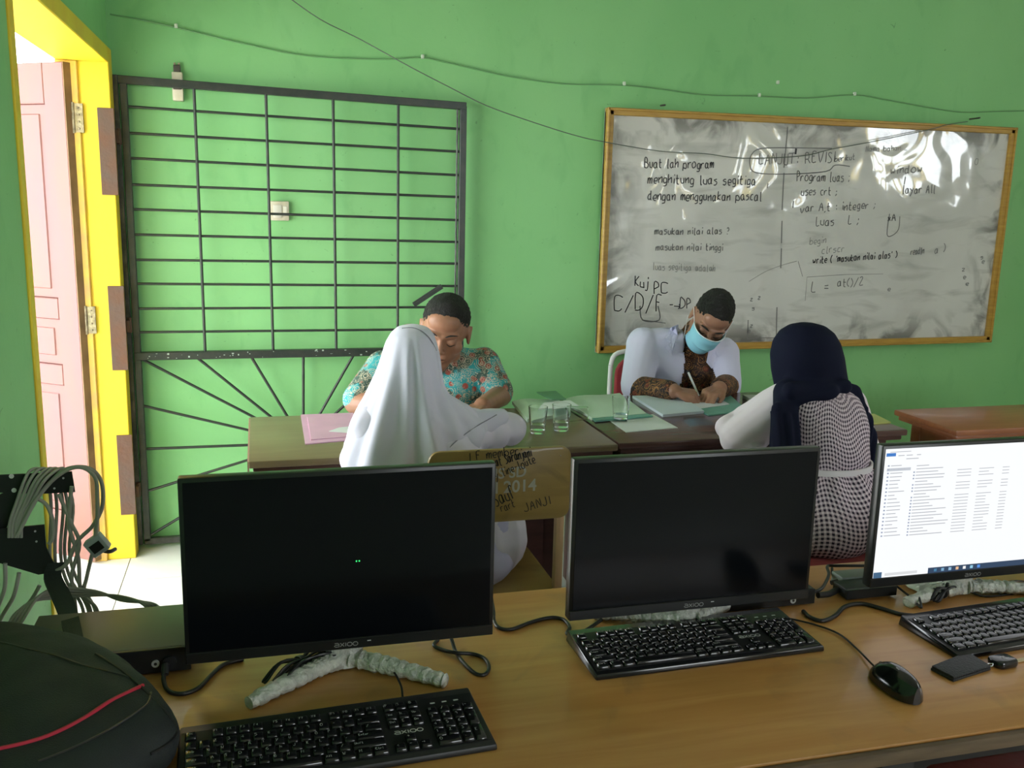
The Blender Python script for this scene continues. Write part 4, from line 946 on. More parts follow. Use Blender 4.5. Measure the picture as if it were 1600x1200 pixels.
pk = Q((1090, 639), (1140, 632), (1118, 619), (1066, 624), z=KZ+.005); MB().add([(p.x, p.y, KZ+.0045) for p in pk]+[(p.x, p.y, KZ+.006) for p in pk], [(3, 2, 1, 0), (4, 5, 6, 7), (0, 1, 5, 4), (1, 2, 6, 5), (2, 3, 7, 6), (3, 0, 4, 7)]).build('form_sheet', mat('lined_form_paper', (.66, .68, .74), .6), t)
sheet('book', 'dark-edged book under the white sleeve of gingham woman', 'book', Q((1186, 636), (1230, 640), (1215, 622), (1160, 622)), KZ, .014, mat('grey_green_cover', (.30, .36, .30), .5), 'cover')
sheet('yellow_folder', 'yellow-green folder on dark desk behind the gingham dress', 'folder', Q((1330, 666), (1392, 661), (1366, 648), (1300, 650)), KZ, .004, mat('yellow_green_card', (.50, .55, .16), .5), 'cover')

# ---------------- black wall bracket with grey network cables
bx = -.43
t = thing('cable_bracket', 'black metal wall bracket with screw holes holding grey cables', 'bracket', (LX, 1.9, .8))
M_BKT = mat('black_powder_coat', (.014, .015, .016), .5)
YK = 1.9
def plate(pts, y, n, th=.004):
    pv = [PY(x, yy, y) for x, yy in pts]; mb = MB(); k = len(pv)
    mb.add([p for p in pv]+[p+Vector((0, th, 0)) for p in pv], [tuple(range(k)), tuple(range(2*k-1, k-1, -1))]+[(i, k+i, k+(i+1) % k, (i+1) % k) for i in range(k)]); return mb.build(n, M_BKT, t)
xl = LX
plate([(-50, 745), (112, 737), (117, 769), (60, 772), (-50, 768)], YK, 'upper_plate')
plate([(-60, 832), (69, 820), (72, 855), (90, 893), (60, 898), (20, 886), (-60, 862)], YK-.012, 'lower_plate')
plate([(10, 768), (34, 767), (20, 800), (8, 830), (-60, 850), (-60, 800)], YK+.006, 'web')
for x, y, r in ((18, 744, .0045), (22, 766, .0045), (99, 747, .002), (85, 763, .002), (55, 830, .002), (57, 846, .002)):
    q = PY(x, y, YK-.013 if y > 800 else YK-.001); MB().tube([(q.x, q.y, q.z), (q.x, q.y-.001, q.z)], r, 12).build('screw', M_LOGOW, t)
MB().box(LX, YK-.02, PY(0, 900, YK).z, LX+.012, YK+.03, PY(0, 735, YK).z).build('wall_rail', M_BKT, t)

M_NET = mat('grey_network_cable', (.36, .36, .31), .45)
t = thing('network_cables', 'bunch of grey network cables looped over the black bracket', 'cable', (-.45, YK, .75))
random.seed(11)
def net(pts, y=YK-.02, r=.0038):
    P_ = []
    for p in pts: P_.append(PY(p[0], p[1], p[2] if len(p) > 2 else y))
    MB().tube(P_, r, 8, smooth=6).build('network_cord', M_NET, t, smooth=True)
ya = YK-.022
for k in range(5):
    s = k*9.5+random.uniform(-2, 2)
    net([(14+s*.5, 840, ya), (16+s*.5, 815, ya), (26+s*.6, 785, ya), (38+s*.8, 752, ya-.004*k), (48+s*1.1, 735-k*.3, YK), (62+s, 733, YK+.012), (74+s*.7, 745, YK+.02), (80+s*.9, 790, YK+.03), (78+s*.8, 860, YK+.03), (82+s*1.0, 905, YK+.02), (104+s*1.1, 942+k, YK-.02), (112+s*1.1, 985, YK-.03)], r=.0032)
net([(25, 838), (50, 790), (85, 747), (110, 731), (140, 732), (158, 752), (160, 790), (146, 820), (128, 838), (118, 850), (105, 880), (88, 892)], ya)
net([(28, 835), (60, 775), (95, 740), (125, 730), (148, 745), (152, 775), (152, 810), (148, 845)], ya-.006)
net([(145, 862), (136, 900), (131, 930), (150, 950), (160, 990)], ya)
net([(55, 778), (72, 788), (82, 812), (82, 840), (76, 850)], ya)
for k, (a_, b_) in enumerate((((8, 880), (-5, 955)), ((30, 895), (0, 970)), ((62, 915), (18, 968)))): net([a_, ((a_[0]+b_[0])/2+6, (a_[1]+b_[1])/2), b_, (b_[0]-12, b_[1]+50)], YK-.03)
for k in range(4): net([(-5+k*6, 1010, YK-.12), (18+k*6, 968, YK-.12), (50+k*4, 940-k*3, YK-.08), (95, 926-k*5+8, YK-.04), (150, 930-k*2, YK-.03), (190, 932+k*2, YK-.03), (225+k*6, 945, YK-.06), (245+k*6, 975, YK-.05)], r=.0030)
net([(112, 760), (108, 820), (122, 870), (126, 925), (140, 950), (146, 990)], ya); net([(92, 772), (110, 815), (124, 850), (112, 900), (118, 950), (120, 990)], ya)
q = PY(152, 851, ya); Mj = Matrix.Translation(q) @ Matrix.Rotation(-.6, 4, 'Y')
MB().box(-.018, -.012, -.018, .018, .012, .018, Mj).build('wall_jack', mat('grey_blue_plastic', (.42, .46, .50), .4), t, bevel=.003)
MB().box(-.011, -.014, -.010, .011, -.011, .008, Mj).build('jack_socket', M_BLK, t)
MB().tube([q+Vector((0, 0, -.01)), PY(170, 862, ya), PY(180, 858, ya+.02)], .004, 8, smooth=4).build('plug_cord', M_CABLE, t, smooth=True)
# ================================================================ soft things: people and bag
from mathutils.bvhtree import BVHTree
def blob(mb, vox, smooth=3, fac=.5):
    me = mb.mesh('tmp'); o = bpy.data.objects.new('tmp', me); COL.objects.link(o)
    r = o.modifiers.new('r', 'REMESH'); r.mode = 'VOXEL'; r.voxel_size = vox; r.adaptivity = 0
    if smooth: s = o.modifiers.new('s', 'SMOOTH'); s.factor = fac; s.iterations = smooth
    dg = bpy.context.evaluated_depsgraph_get(); dg.update(); out = bpy.data.meshes.new_from_object(o.evaluated_get(dg)); bpy.data.objects.remove(o); bpy.data.meshes.remove(me); return out
def co_of(me): a = np.empty(len(me.vertices)*3); me.vertices.foreach_get('co', a); return a.reshape(-1, 3)
def no_of(me): a = np.empty(len(me.vertices)*3, dtype=np.float32); me.vertex_normals.foreach_get('vector', a); return a.reshape(-1, 3).astype(float)
def displace(me, fn):
    c = co_of(me); n = no_of(me); d = fn(c); c = c+n*d[:, None]; me.vertices.foreach_set('co', c.ravel()); me.update(); return me
def pnoise(c, f, seed=0, k=5):
    rs = np.random.RandomState(seed); out = 0
    for i in range(k):
        d = rs.normal(size=3); d /= np.linalg.norm(d); d = d*np.array(f); out = out+np.sin(c@d*6.28+rs.uniform(0, 6.28)+1.3*np.sin(c@(d[[1, 2, 0]])*3.1+i))
    return out/k
def finish(me, name, m, parent):
    c = co_of(me); Mi = np.array(MW[parent].inverted()); c = c@Mi[:3, :3].T+Mi[:3, 3]; me.vertices.foreach_set('co', c.ravel())
    me.materials.clear(); me.materials.append(m); me.name = name
    for p in me.polygons: p.use_smooth = True
    me.update(); o = bpy.data.objects.new(name, me); COL.objects.link(o); o.parent = parent; MW[o] = MW[parent]; return o
def V3(*a): return Vector(a)
def cylinder_uv(me, cx, cy, R=.16):
    uv = me.uv_layers.new(name='UVMap'); c = co_of(me)
    for p in me.polygons:
        us = [atan2(c[v][0]-cx, -(c[v][1]-cy)) for v in p.vertices]
        if max(us)-min(us) > pi: us = [u+2*pi if u < 0 else u for u in us]
        for li, v, u in zip(p.loop_indices, p.vertices, us): uv.data[li].uv = (u*R+.03*sin(c[v][2]*9), c[v][2]+.012*sin(us[0]*5))

M_SKIN = mat('brown_skin', (.36, .18, .11), .42, noise_amt=.15, noise_scale=30, spec=.45)
M_SKIN2 = mat('darker_brown_skin', (.37, .19, .125), .42, noise_amt=.15, noise_scale=30, spec=.45)
M_HAIR = mat('short_black_hair', (.012, .011, .010), .6, bump=.8, bump_scale=420)
M_FADE = mat('faded_stubble', (.10, .06, .045), .7, noise_amt=.5, noise_scale=160)
M_LIP = mat('lips', (.30, .11, .09), .4)
M_HIJW = mat('white_lilac_cloth', (.66, .66, .80), .75, sheen=.3)
M_BLOU = mat('white_blouse_cotton', (.74, .72, .86), .8, bump=.05, bump_scale=300)
M_SKIRT = mat('pale_lilac_skirt', (.56, .56, .80), .8)
M_NAVY = mat('navy_hijab_cloth', (.009, .011, .028), .85, spec=.15)
M_COAT = mat('white_coat_cotton', (.68, .68, .88), .75, bump=.05, bump_scale=300)
M_PINKW = mat('pinkish_white_sleeve', (.78, .70, .76), .75)
M_TROU = mat('dark_trousers', (.02, .022, .03), .8)
M_SHOE = mat('black_shoe', (.012, .012, .012), .35)
def batik(name, base, c1, c2, c3, sc):
    m = mat(name, base, .7); N, L, b = nodes_of(m); tc = N.new('ShaderNodeTexCoord').outputs['Object']
    n1 = noisen(N, L, tc, sc, 1.5, 1.6); n2 = noisen(N, L, tc, sc*.45, 2, .5); n3 = noisen(N, L, tc, sc*.8, 1, 2.5)
    vo = N.new('ShaderNodeTexVoronoi'); vo.inputs['Scale'].default_value = sc*1.1; L.new(tc, vo.inputs[0])
    sepc = N.new('ShaderNodeSeparateColor'); L.new(vo.outputs['Color'], sepc.inputs[0])
    c = mixc(N, L, ramp(N, L, n2, .50, .54), base, c3)
    blob_ = mathn(N, L, 'MULTIPLY', ramp(N, L, sepc.outputs[0], .55, .6), ramp(N, L, vo.outputs['Distance'], .42, .36, False))
    c = mixc(N, L, blob_, c, c1)
    fr = mathn(N, L, 'FRACT', mathn(N, L, 'MULTIPLY', n1, 9)); ln = mathn(N, L, 'LESS_THAN', mathn(N, L, 'ABSOLUTE', mathn(N, L, 'SUBTRACT', fr, .5)), .12)
    c = mixc(N, L, mathn(N, L, 'MULTIPLY', ln, ramp(N, L, n3, .42, .5)), c, c2)
    rg = mathn(N, L, 'FRACT', mathn(N, L, 'MULTIPLY', vo.outputs['Distance'], 4.5)); r2 = mathn(N, L, 'MULTIPLY', mathn(N, L, 'LESS_THAN', rg, .22), ramp(N, L, sepc.outputs[1], .45, .5))
    c = mixc(N, L, r2, c, c2)
    L.new(c, b.inputs['Base Color']); return m
M_BAT1 = batik('turquoise_batik', (.03, .34, .36), (.36, .085, .06), (.56, .52, .38), (.05, .10, .08), 30)
M_BAT2 = batik('brown_batik', (.045, .022, .018), (.16, .03, .02), (.36, .17, .06), (.02, .013, .015), 26)
def gingham():
    m = mat('dark_and_white_gingham', (.5, .4, .5), .8); N, L, b = nodes_of(m); uv = N.new('ShaderNodeUVMap').outputs[0]
    sx = N.new('ShaderNodeSeparateXYZ'); L.new(uv, sx.inputs[0]); p = .0128
    f = [mathn(N, L, 'GREATER_THAN', mathn(N, L, 'FRACT', mathn(N, L, 'ADD', mathn(N, L, 'DIVIDE', sx.outputs[i], p), 400)), .48) for i in (0, 1)]
    both = mathn(N, L, 'MULTIPLY', f[0], f[1]); one = mathn(N, L, 'MAXIMUM', f[0], f[1])
    c = mixc(N, L, one, (.76, .68, .74), (.48, .38, .45)); c = mixc(N, L, both, c, (.022, .014, .035)); L.new(c, b.inputs['Base Color']); return m
M_GING = gingham()

def seam_on(obmesh_obj, pts, r, name, m, parent, off=.0):
    me = obmesh_obj.data; Mx = MW[parent]; bv = BVHTree.FromPolygons([Mx @ v.co for v in me.vertices], [tuple(p.vertices) for p in me.polygons]); out = []
    for x, y in pts:
        d = ray(x, y).normalized(); h = bv.ray_cast(Vector((0, 0, CAMH)), d)
        if h[0] is not None: out.append(h[0]-d*off)
    if len(out) > 1: return MB().tube(out, r, 6, smooth=3).build(name, m, parent, smooth=True)
def head_prims(mb, M, lids=True):
    sp = lambda c, r: mb.sphere(M @ Vector(c), r, 20, 14, M.to_3x3().to_4x4()); cp = lambda a, b_, r1, r2=None: mb.cap(M @ Vector(a), M @ Vector(b_), r1, r2)
    sp((0, .012, .026), (.074, .092, .086)); sp((0, -.022, -.018), (.061, .064, .088)); cp((-.034, -.020, -.068), (.034, -.020, -.068), .030)
    sp((0, -.058, -.094), (.024, .024, .022)); cp((-.036, .0, -.045), (-.012, -.062, -.09), .026, .017); cp((.036, .0, -.045), (.012, -.062, -.09), .026, .017)
    for s in (-1, 1):
        sp((s*.042, -.050, -.022), (.024, .024, .024)); sp((s*.0125, -.094, -.026), (.0085, .011, .008)); sp((s*.077, .008, -.004), (.007, .019, .031)); cp((s*.082, .016, .022), (s*.079, .002, -.030), .0048)
        cp((s*.006, -.080, .022), (s*.046, -.066, .026), .0115, .0095)
        if lids: sp((s*.0305, -.069, .004), (.0155, .0145, .0125)); sp((s*.030, -.072, -.009), (.013, .008, .005))
    cp((0, -.082, .016), (0, -.102, -.020), .0068, .0105); sp((0, -.103, -.023), (.010, .010, .009))
    sp((0, -.064, -.056), (.030, .022, .026)); cp((-.016, -.081, -.0505), (.016, -.081, -.0505), .0055); cp((-.013, -.080, -.061), (.013, -.080, -.061), .0065)
    sp((0, -.055, .060), (.052, .03, .035))
def face_marks(M, t, mouth=True):
    def line(pts, r, n, m):
        MB().tube([M @ Vector(p) for p in pts], r, 6, smooth=4, rr=lambda f: r*(.35+.65*sin(pi*min(max(f, .02), .98)))).build(n, m, t, smooth=True)
    for s in (-1, 1):
        line([(s*.013, -.0915, .027), (s*.028, -.0885, .033), (s*.048, -.0755, .030)], .0036, 'eyebrow', M_HAIR)
        line([(s*.018, -.0815, -.001), (s*.030, -.0855, -.0045), (s*.044, -.0755, -.001)], .0017, 'eyelash', M_HAIR)
    if mouth: line([(-.021, -.0835, -.0565), (0, -.0885, -.056), (.021, -.0835, -.0565)], .0022, 'mouth_line', mat('dark_mouth', (.10, .03, .03), .6))
def hair_mesh(M, t, tall=.0, name='hair'):
    mb = MB(); R3 = M.to_3x3().to_4x4()
    mb.sphere(M @ Vector((0, .020, .040)), (.0755, .091, .078+tall), 28, 18, R3); mb.sphere(M @ Vector((0, .045, .0)), (.068, .062, .06), 20, 12, R3)
    mb.sphere(M @ Vector((0, -.012, .075+tall*.5)), (.060, .062, .044+tall*.4), 20, 12, R3)
    me = blob(mb, .004, 2); displace(me, lambda c: .0022*pnoise(c, (60, 60, 60), 5)+.0016*pnoise(c, (120, 120, 120), 8)); return finish(me, name, M_HAIR, t)
def hand_prims(mb, wr, d, n, side, curl=(.5, .6, .4), spread=.06, thumb=(.7, .35), sc=1.0):
    """wr wrist, d direction to the knuckles, n back-of-hand normal, side +1/-1: which side (d x n) the thumb leaves"""
    d = d.normalized(); n = (n-d*n.dot(d)).normalized(); s = d.cross(n)*side
    kn = []
    for i, (o, l) in enumerate(((.028, .080), (.0095, .086), (-.0095, .083), (-.027, .076))):
        k = wr+d*l*sc+s*o*sc; kn.append(k); mb.cap(wr+s*o*.55*sc+d*.008, k, .0135*sc, .0105*sc)
    mb.cap(wr-d*.01, wr+d*.02*sc, .023*sc, .021*sc)
    for i, k in enumerate(kn):
        ln = (.042, .046, .043, .034)[i]; p = k; a = 0; dd = (d+s*(1.5-i)*spread).normalized()
        for j, (f, r) in enumerate(((1, .0088), (.62, .0078), (.5, .0070))):
            a += curl[j]*(1+.08*i); v = dd*cos(a)-n*sin(a); q = p+v*ln*f*sc; mb.cap(p, q, r*sc, r*.92*sc, 10); p = q
    p = wr+s*.026*sc+d*.022*sc; v = (d*cos(thumb[0])+s*sin(thumb[0])-n*.35).normalized(); q = p+v*.040*sc; mb.cap(p, q, .0125*sc, .0100*sc, 10)
    v2 = (d*cos(thumb[1])+s*sin(thumb[1])*.2-n*.45).normalized(); mb.cap(q, q+v2*.030*sc, .0096*sc, .0078*sc, 10)
def torso(mb, pel, che, neck, sL, sR, g=0, w=.08, r0=.11, r1=.105, legs=None, arms=True, el=None, wrs=None, sleeve=1.0, ag=None, belly=0):
    ag = g if ag is None else ag; ax = (sR-sL).normalized()
    for s in (-1, 1): mb.cap(pel+ax*s*.065, che+ax*s*w, r0+g, r1+g)
    mb.cap(pel-ax*.06, pel+ax*.06, .115+g)
    for sh in (sL, sR): mb.cap(che+(sh-che)*.35, sh, .085+g, .058+ag); mb.cap(neck, sh, .045+g*.6, .05+ag)
    if arms:
        for sh, e, wv in ((sL, el[0], wrs[0]), (sR, el[1], wrs[1])):
            if sleeve <= 1: mb.cap(sh, sh+(e-sh)*sleeve, .056+ag, .045+ag*1.1)
            else: mb.cap(sh, e, .056+ag, .043+ag); mb.cap(e, e+(wv-e)*(sleeve-1), .043+ag, .032+ag)
def legs(mb, pel, kn, an, g=0, foot=True):
    for s, k, a in ((-1, kn[0], an[0]), (1, kn[1], an[1])):
        h = pel+Vector((s*.08, 0, -.02)); mb.cap(h, k, .085+g, .058+g); mb.cap(k, a, .055+g, .038+g)
        if foot: mb.cap(a+V3(0, 0, -.02), a+V3(0, 0, -.03)+FD*.14, .036, .026)
def person(label, loc): return thing('person', label, 'person', loc)
def shoes(t, an):
    for a in an: MB().cap(a+V3(0, 0, -.032), a+V3(0, 0, -.042)+FD*.16, .045, .036).cap(a+V3(0, 0, -.05)-FD*.02, a+V3(0, 0, -.05)+FD*.14, .03, .03).build('shoe', M_SHOE, t, smooth=True)

# ---------------------------------------------------------------- man in batik shirt, behind the left desk
FD = V3(0, -1, 0)
t = person('seated man in turquoise batik shirt bending over the olive desk', (.62, 3.5, 0))
HM = Matrix.Translation(PY(695, 518, 3.33)) @ Matrix.Rotation(radians(8), 4, 'Y') @ Matrix.Rotation(radians(-17), 4, 'Z') @ Matrix.Rotation(radians(21), 4, 'X') @ Matrix.Scale(1.15, 4)
pel = V3(.62, 3.62, .50); che = PY(682, 610, 3.47); neck = PY(696, 560, 3.46); sL = PY(600, 578, 3.46); sR = PY(752, 572, 3.44)
el = (PY(556, 630, 3.38), PY(782, 618, 3.36)); wr = (V3(.50, 3.12, .765), V3(.74, 3.10, .765))
kn = (V3(.50, 3.20, .50), V3(.76, 3.20, .50)); an = (V3(.50, 3.22, .09), V3(.76, 3.22, .09))
mb = MB(); head_prims(mb, HM); torso(mb, pel, che, neck, sL, sR, 0, el=el, wrs=wr, sleeve=2); legs(mb, pel, kn, an)
mb.cap(neck, HM @ V3(0, .03, -.05), .056, .05)
hand_prims(mb, wr[0], V3(.5, -1, -.05), V3(0, 0, 1), -1, (.25, .35, .3)); hand_prims(mb, wr[1], V3(-.7, -.8, -.05), V3(0, 0, 1), 1, (.3, .4, .3))
finish(blob(mb, .0042, 2), 'body', M_SKIN, t); face_marks(HM, t); hair_mesh(HM, t)
mb = MB(); torso(mb, pel, che, neck, sL, sR, .014, el=el, wrs=wr, sleeve=.86, ag=.016)
mb.lathe([(.02, -.03), (.075, -.03), (.066, .02), (.02, .02)], Matrix.Translation(neck+V3(0, .0, -.005)))
me = blob(mb, .008, 3); displace(me, lambda c: .005*pnoise(c, (5, 5, 2.5), 3)+.002*pnoise(c, (14, 14, 7), 4)); finish(me, 'shirt', M_BAT1, t)
mb = MB(); legs(mb, pel, kn, an, .012, False); me = blob(mb, .012, 3); finish(me, 'trousers', M_TROU, t); shoes(t, an)
for s, x in ((-1, -.022), (1, .022)):
    p = neck+V3(x, -.068, -.012); MB().add([p+V3(0, 0, .025), p+V3(s*.05, .035, .012), p+V3(s*.045, -.012, -.045), p+V3(s*.006, -.022, -.02)]+[q+V3(0, .004, -.002) for q in (p+V3(0, 0, .025), p+V3(s*.05, .035, .012), p+V3(s*.045, -.012, -.045), p+V3(s*.006, -.022, -.02))], [(0, 1, 2, 3), (7, 6, 5, 4), (0, 4, 5, 1), (1, 5, 6, 2), (2, 6, 7, 3), (3, 7, 4, 0)]).build('collar', M_BAT1, t)
red_chair('red chair holding the man in the turquoise batik shirt', (.62, 3.66, 0), pi, False)

# ---------------------------------------------------------------- man in white coat, writing
t = person('seated man in white coat and blue face mask, writing with pen', (1.72, 3.6, 0))
HC = PY(1110, 500, 3.40)
HM = Matrix.Translation(HC) @ Matrix.Rotation(radians(19), 4, 'Y') @ Matrix.Rotation(radians(-12), 4, 'Z') @ Matrix.Rotation(radians(46), 4, 'X')
pel = V3(1.66, 3.74, .50); che = PY(1066, 592, 3.60); neck = PY(1078, 532, 3.55); sL = PY(1006, 541, 3.57); sR = PY(1128, 556, 3.53)
el = (PY(993, 606, 3.46), PY(1136, 602, 3.45)); wr = (PZ(1052, 611, .762), PZ(1124, 607, .765))
kn = (V3(1.55, 3.36, .50), V3(1.82, 3.36, .50)); an = (V3(1.55, 3.38, .09), V3(1.82, 3.38, .09))
mb = MB(); head_prims(mb, HM); torso(mb, pel, che, neck, sL, sR, 0, w=.06, r0=.10, r1=.095, el=el, wrs=wr, sleeve=2); legs(mb, pel, kn, an); mb.cap(neck, HM @ V3(0, .03, -.05), .056, .05)
hand_prims(mb, wr[0], V3(.9, -.42, -.10), V3(.15, -.30, 1), 1, (.9, .9, .6), thumb=(.35, .1))
hand_prims(mb, wr[1], V3(-.78, -.58, -.08), V3(-.15, -.25, 1), -1, (.7, .9, .6), thumb=(.5, .2))
finish(blob(mb, .0042, 2), 'body', M_SKIN2, t); face_marks(HM, t, False); hair_mesh(HM, t, .012)
mb = MB(); torso(mb, pel, che, neck, sL, sR, .010, w=.06, r0=.10, r1=.095, el=el, wrs=wr, sleeve=1.90, ag=.010); mb.cap(neck+V3(0, .0, -.02), neck+(HM @ V3(0, .03, -.05)-neck)*.45, .064, .060)
me = blob(mb, .007, 3); displace(me, lambda c: .003*pnoise(c, (9, 9, 5), 13)); finish(me, 'batik_shirt', M_BAT2, t)
mb = MB(); torso(mb, pel, che, neck, sL, sR, .024, w=.062, r0=.10, r1=.097, el=el, wrs=wr, sleeve=.93, ag=.018)
me = blob(mb, .007, 3); displace(me, lambda c: .007*pnoise(c, (5, 5, 4), 23)+.003*pnoise(c, (13, 13, 8), 24))
# open front: cut away a strip that widens downwards
bm = bmesh.new(); bm.from_mesh(me); dele = []
def cut(p):
    f = max(0, min(1, (neck.z+.02-p.z)/.26)); cxl = neck.x-.030+(-.045)*f; cxr = neck.x+.045+.05*f
    return (p.y < neck.y+.02 and cxl < p.x < cxr and p.z < neck.z+.2) or (p-neck).length < .078 or p.z < .56
for f in bm.faces:
    if cut(f.calc_center_median()): dele.append(f)
bmesh.ops.delete(bm, geom=dele, context='FACES'); bm.to_mesh(me); bm.free()
o = finish(me, 'white_coat', M_COAT, t); so = o.modifiers.new('s', 'SOLIDIFY'); so.thickness = .003; so.offset = 1
# lapels
def flat_panel(pts, n, m, th=.0035):
    k = len(pts); nv = (pts[1]-pts[0]).cross(pts[2]-pts[0]).normalized()
    if nv.y > 0: nv = -nv
    b_ = [p-nv*th for p in pts]; MB().add(pts+b_, [tuple(range(k)), tuple(range(2*k-1, k-1, -1))]+[(i, k+i, k+(i+1) % k, (i+1) % k) for i in range(k)]).build(n, m, t, bevel=.001, bseg=1)
def decal_on(ob, poly, name, m, parent, lift=.005, th=.003):
    Mx = MW[parent]; bv = BVHTree.FromPolygons([Mx @ v.co for v in ob.data.vertices], [tuple(p.vertices) for p in ob.data.polygons]); cx_ = sum(p[0] for p in poly)/len(poly); cy_ = sum(p[1] for p in poly)/len(poly); ed = []
    for i in range(len(poly)):
        a, b = poly[i], poly[(i+1) % len(poly)]
        for k in range(4): ed.append((a[0]+(b[0]-a[0])*k/4, a[1]+(b[1]-a[1])*k/4))
    last = None; rows = []
    for f in (1, .66, .33):
        rw = []
        for x, y in ed:
            x, y = cx_+(x-cx_)*f, cy_+(y-cy_)*f; d = ray(x, y).normalized(); h = bv.ray_cast(Vector((0, 0, CAMH)), d)
            if h[0] is not None: last = h[0].y if (last is None or abs(h[0].y-last) < .05) else last
            q = PY(x, y, (last or che.y-.12)); rw.append(q-d*lift)
        rows.append(rw)
    n = len(ed); mb = MB(); back = [p+Vector((0, th, 0)) for p in rows[0]]; allv = back+rows[0]+[p-Vector((0, .001, 0)) for p in rows[1]]+rows[2]+[sum(rows[2], Vector())/n]
    fs = [tuple(range(n))[::-1]]+[(r*n+i, r*n+(i+1) % n, (r+1)*n+(i+1) % n, (r+1)*n+i) for r in range(3) for i in range(n)]+[(3*n+i, 3*n+(i+1) % n, 4*n) for i in range(n)]
    return mb.add(allv, fs).build(name, m, parent)
coat = o
decal_on(coat, [(1060, 507), (1050, 511), (1038, 528), (1047, 536), (1040, 543), (1050, 556), (1059, 530)], 'lapel', M_COAT, t)
decal_on(coat, [(1108, 546), (1120, 542), (1126, 556), (1112, 576), (1104, 566)], 'lapel', M_COAT, t)
seam_on(coat, [(1034, 545), (1033, 570), (1030, 598)], .0012, 'coat_seam', mat('lilac_seam', (.42, .42, .60), .8), t)
mb = MB(); legs(mb, pel, kn, an, .012, False); finish(blob(mb, .012, 3), 'trousers', M_TROU, t); shoes(t, an)
# face mask
M_MASK = mat('light_blue_mask', (.30, .66, .82), .7)
g = MB(); vs = []; nU, nV = 18, 12
for j in range(nV+1):
    for i in range(nU+1):
        u = -1+2*i/nU; v = j/nV
        yy = -.120+.010*abs(v-.45)+.072*abs(u)**2.1; zz = .004-.112*v-.006*cos(u*1.6)*(v < .1); xx = .069*sin(u*1.35)/sin(1.35)*(1-.16*v)
        yy += .0022*sin(v*22)*(1-u*u)+(.022*v*v if v > .5 else 0); zz += .018*(1-u*u)*(.5-v)*.6
        vs.append(HM @ V3(xx, yy, zz))
g.add(vs, [(j*(nU+1)+i, j*(nU+1)+i+1, (j+1)*(nU+1)+i+1, (j+1)*(nU+1)+i) for j in range(nV) for i in range(nU)])
o = mask_o = g.build('face_mask', M_MASK, t, smooth=True); so = o.modifiers.new('s', 'SOLIDIFY'); so.thickness = .002
g = MB(); g.tube([HM @ V3(.0689*sin(u*1.35)/sin(1.35), -.121+.072*abs(u)**2.1, .009*(1-u*u)+.003) for u in [x/8-1 for x in range(17)]], .002, 6); g.build('mask_edge', mat('white_mask_edge', (.8, .86, .9), .7), t, smooth=True)
for s in (-1, 1):
    for z0, z1 in ((.0, .026), (-.10, -.030)):
        MB().tube([HM @ V3(s*.066, -.050, z0), HM @ V3(s*.076, -.02, (z0+z1)/2), HM @ V3(s*.086, .012, z1)], .0014, 6, smooth=4).build('ear_loop', mat('white_elastic', (.8, .8, .82), .6), mask_o, smooth=True)
# pen in the writing hand
tip = PZ(1093, 621, KZ+.007); top = PY(1075, 581, tip.y+.045)
tp = thing('pen', 'white and black ballpoint pen held upright in writing hand', 'pen', tuple(tip)); d = (top-tip)
MB().tube([tip+d*.06, top], .0042, 10).build('barrel', mat('white_pen_barrel', (.85, .86, .88), .3), tp, smooth=False); MB().tube([tip, tip+d*.03, tip+d*.06], .003, 10, rr=lambda f: .0008+.003*f).build('pen_tip', M_BLK, tp)
MB().tube([top-d*.02, top+d*.05], .0046, 10).build('cap', M_BLK, tp)
q = PY(958, 600, 3.84); red_chair('red chair with white frame behind the white coat', (q.x+.205, 3.64, 0), pi, True)

# ---------------------------------------------------------------- girl in white hijab
FD = V3(0, 1, 0)
def ring_px(py, xl, xr, y, ry, zc=None):
    a = PY(xl, py, y); b = PY(xr, py, y); return ((a.x+b.x)/2, y, (a.z+b.z)/2, (b.x-a.x)/2, ry)
t = person('girl in white hijab and pale skirt seated with back turned', (.52, 2.5, 0))
HC = PY(643, 568, 2.58)
HM = Matrix.Translation(HC+V3(0, .022, .004)) @ Matrix.Rotation(radians(180-8), 4, 'Z') @ Matrix.Rotation(radians(18), 4, 'X')
pel = V3(.545, 2.475, .53); che = V3(.42, 2.52, .78); neck = V3(.405, 2.545, .92); sL = PY(588, 668, 2.53); sR = PY(712, 664, 2.55)
el = (PY(560, 722, 2.60), PY(796, 672, 2.70)); wr = (V3(.30, 2.86, .765), V3(.60, 2.92, .765))
kn = (V3(.44, 2.78, .46), V3(.60, 2.78, .46)); an = (V3(.45, 2.80, .09), V3(.60, 2.80, .09))
mb = MB(); head_prims(mb, HM @ Matrix.Scale(.93, 4)); torso(mb, pel, che, neck, sL, sR, -.012, w=.06, r0=.09, r1=.085, el=el, wrs=wr, sleeve=2); legs(mb, pel, kn, an, -.01); mb.cap(neck, HM @ V3(0, .03, -.05), .05, .045)
hand_prims(mb, wr[0], V3(.6, .7, -.05), V3(0, 0, 1), 1, (.2, .3, .3), sc=.92); hand_prims(mb, wr[1], V3(-.8, .5, -.05), V3(0, 0, 1), -1, (.2, .3, .3), sc=.92)
finish(blob(mb, .006, 2), 'body', M_SKIN, t)
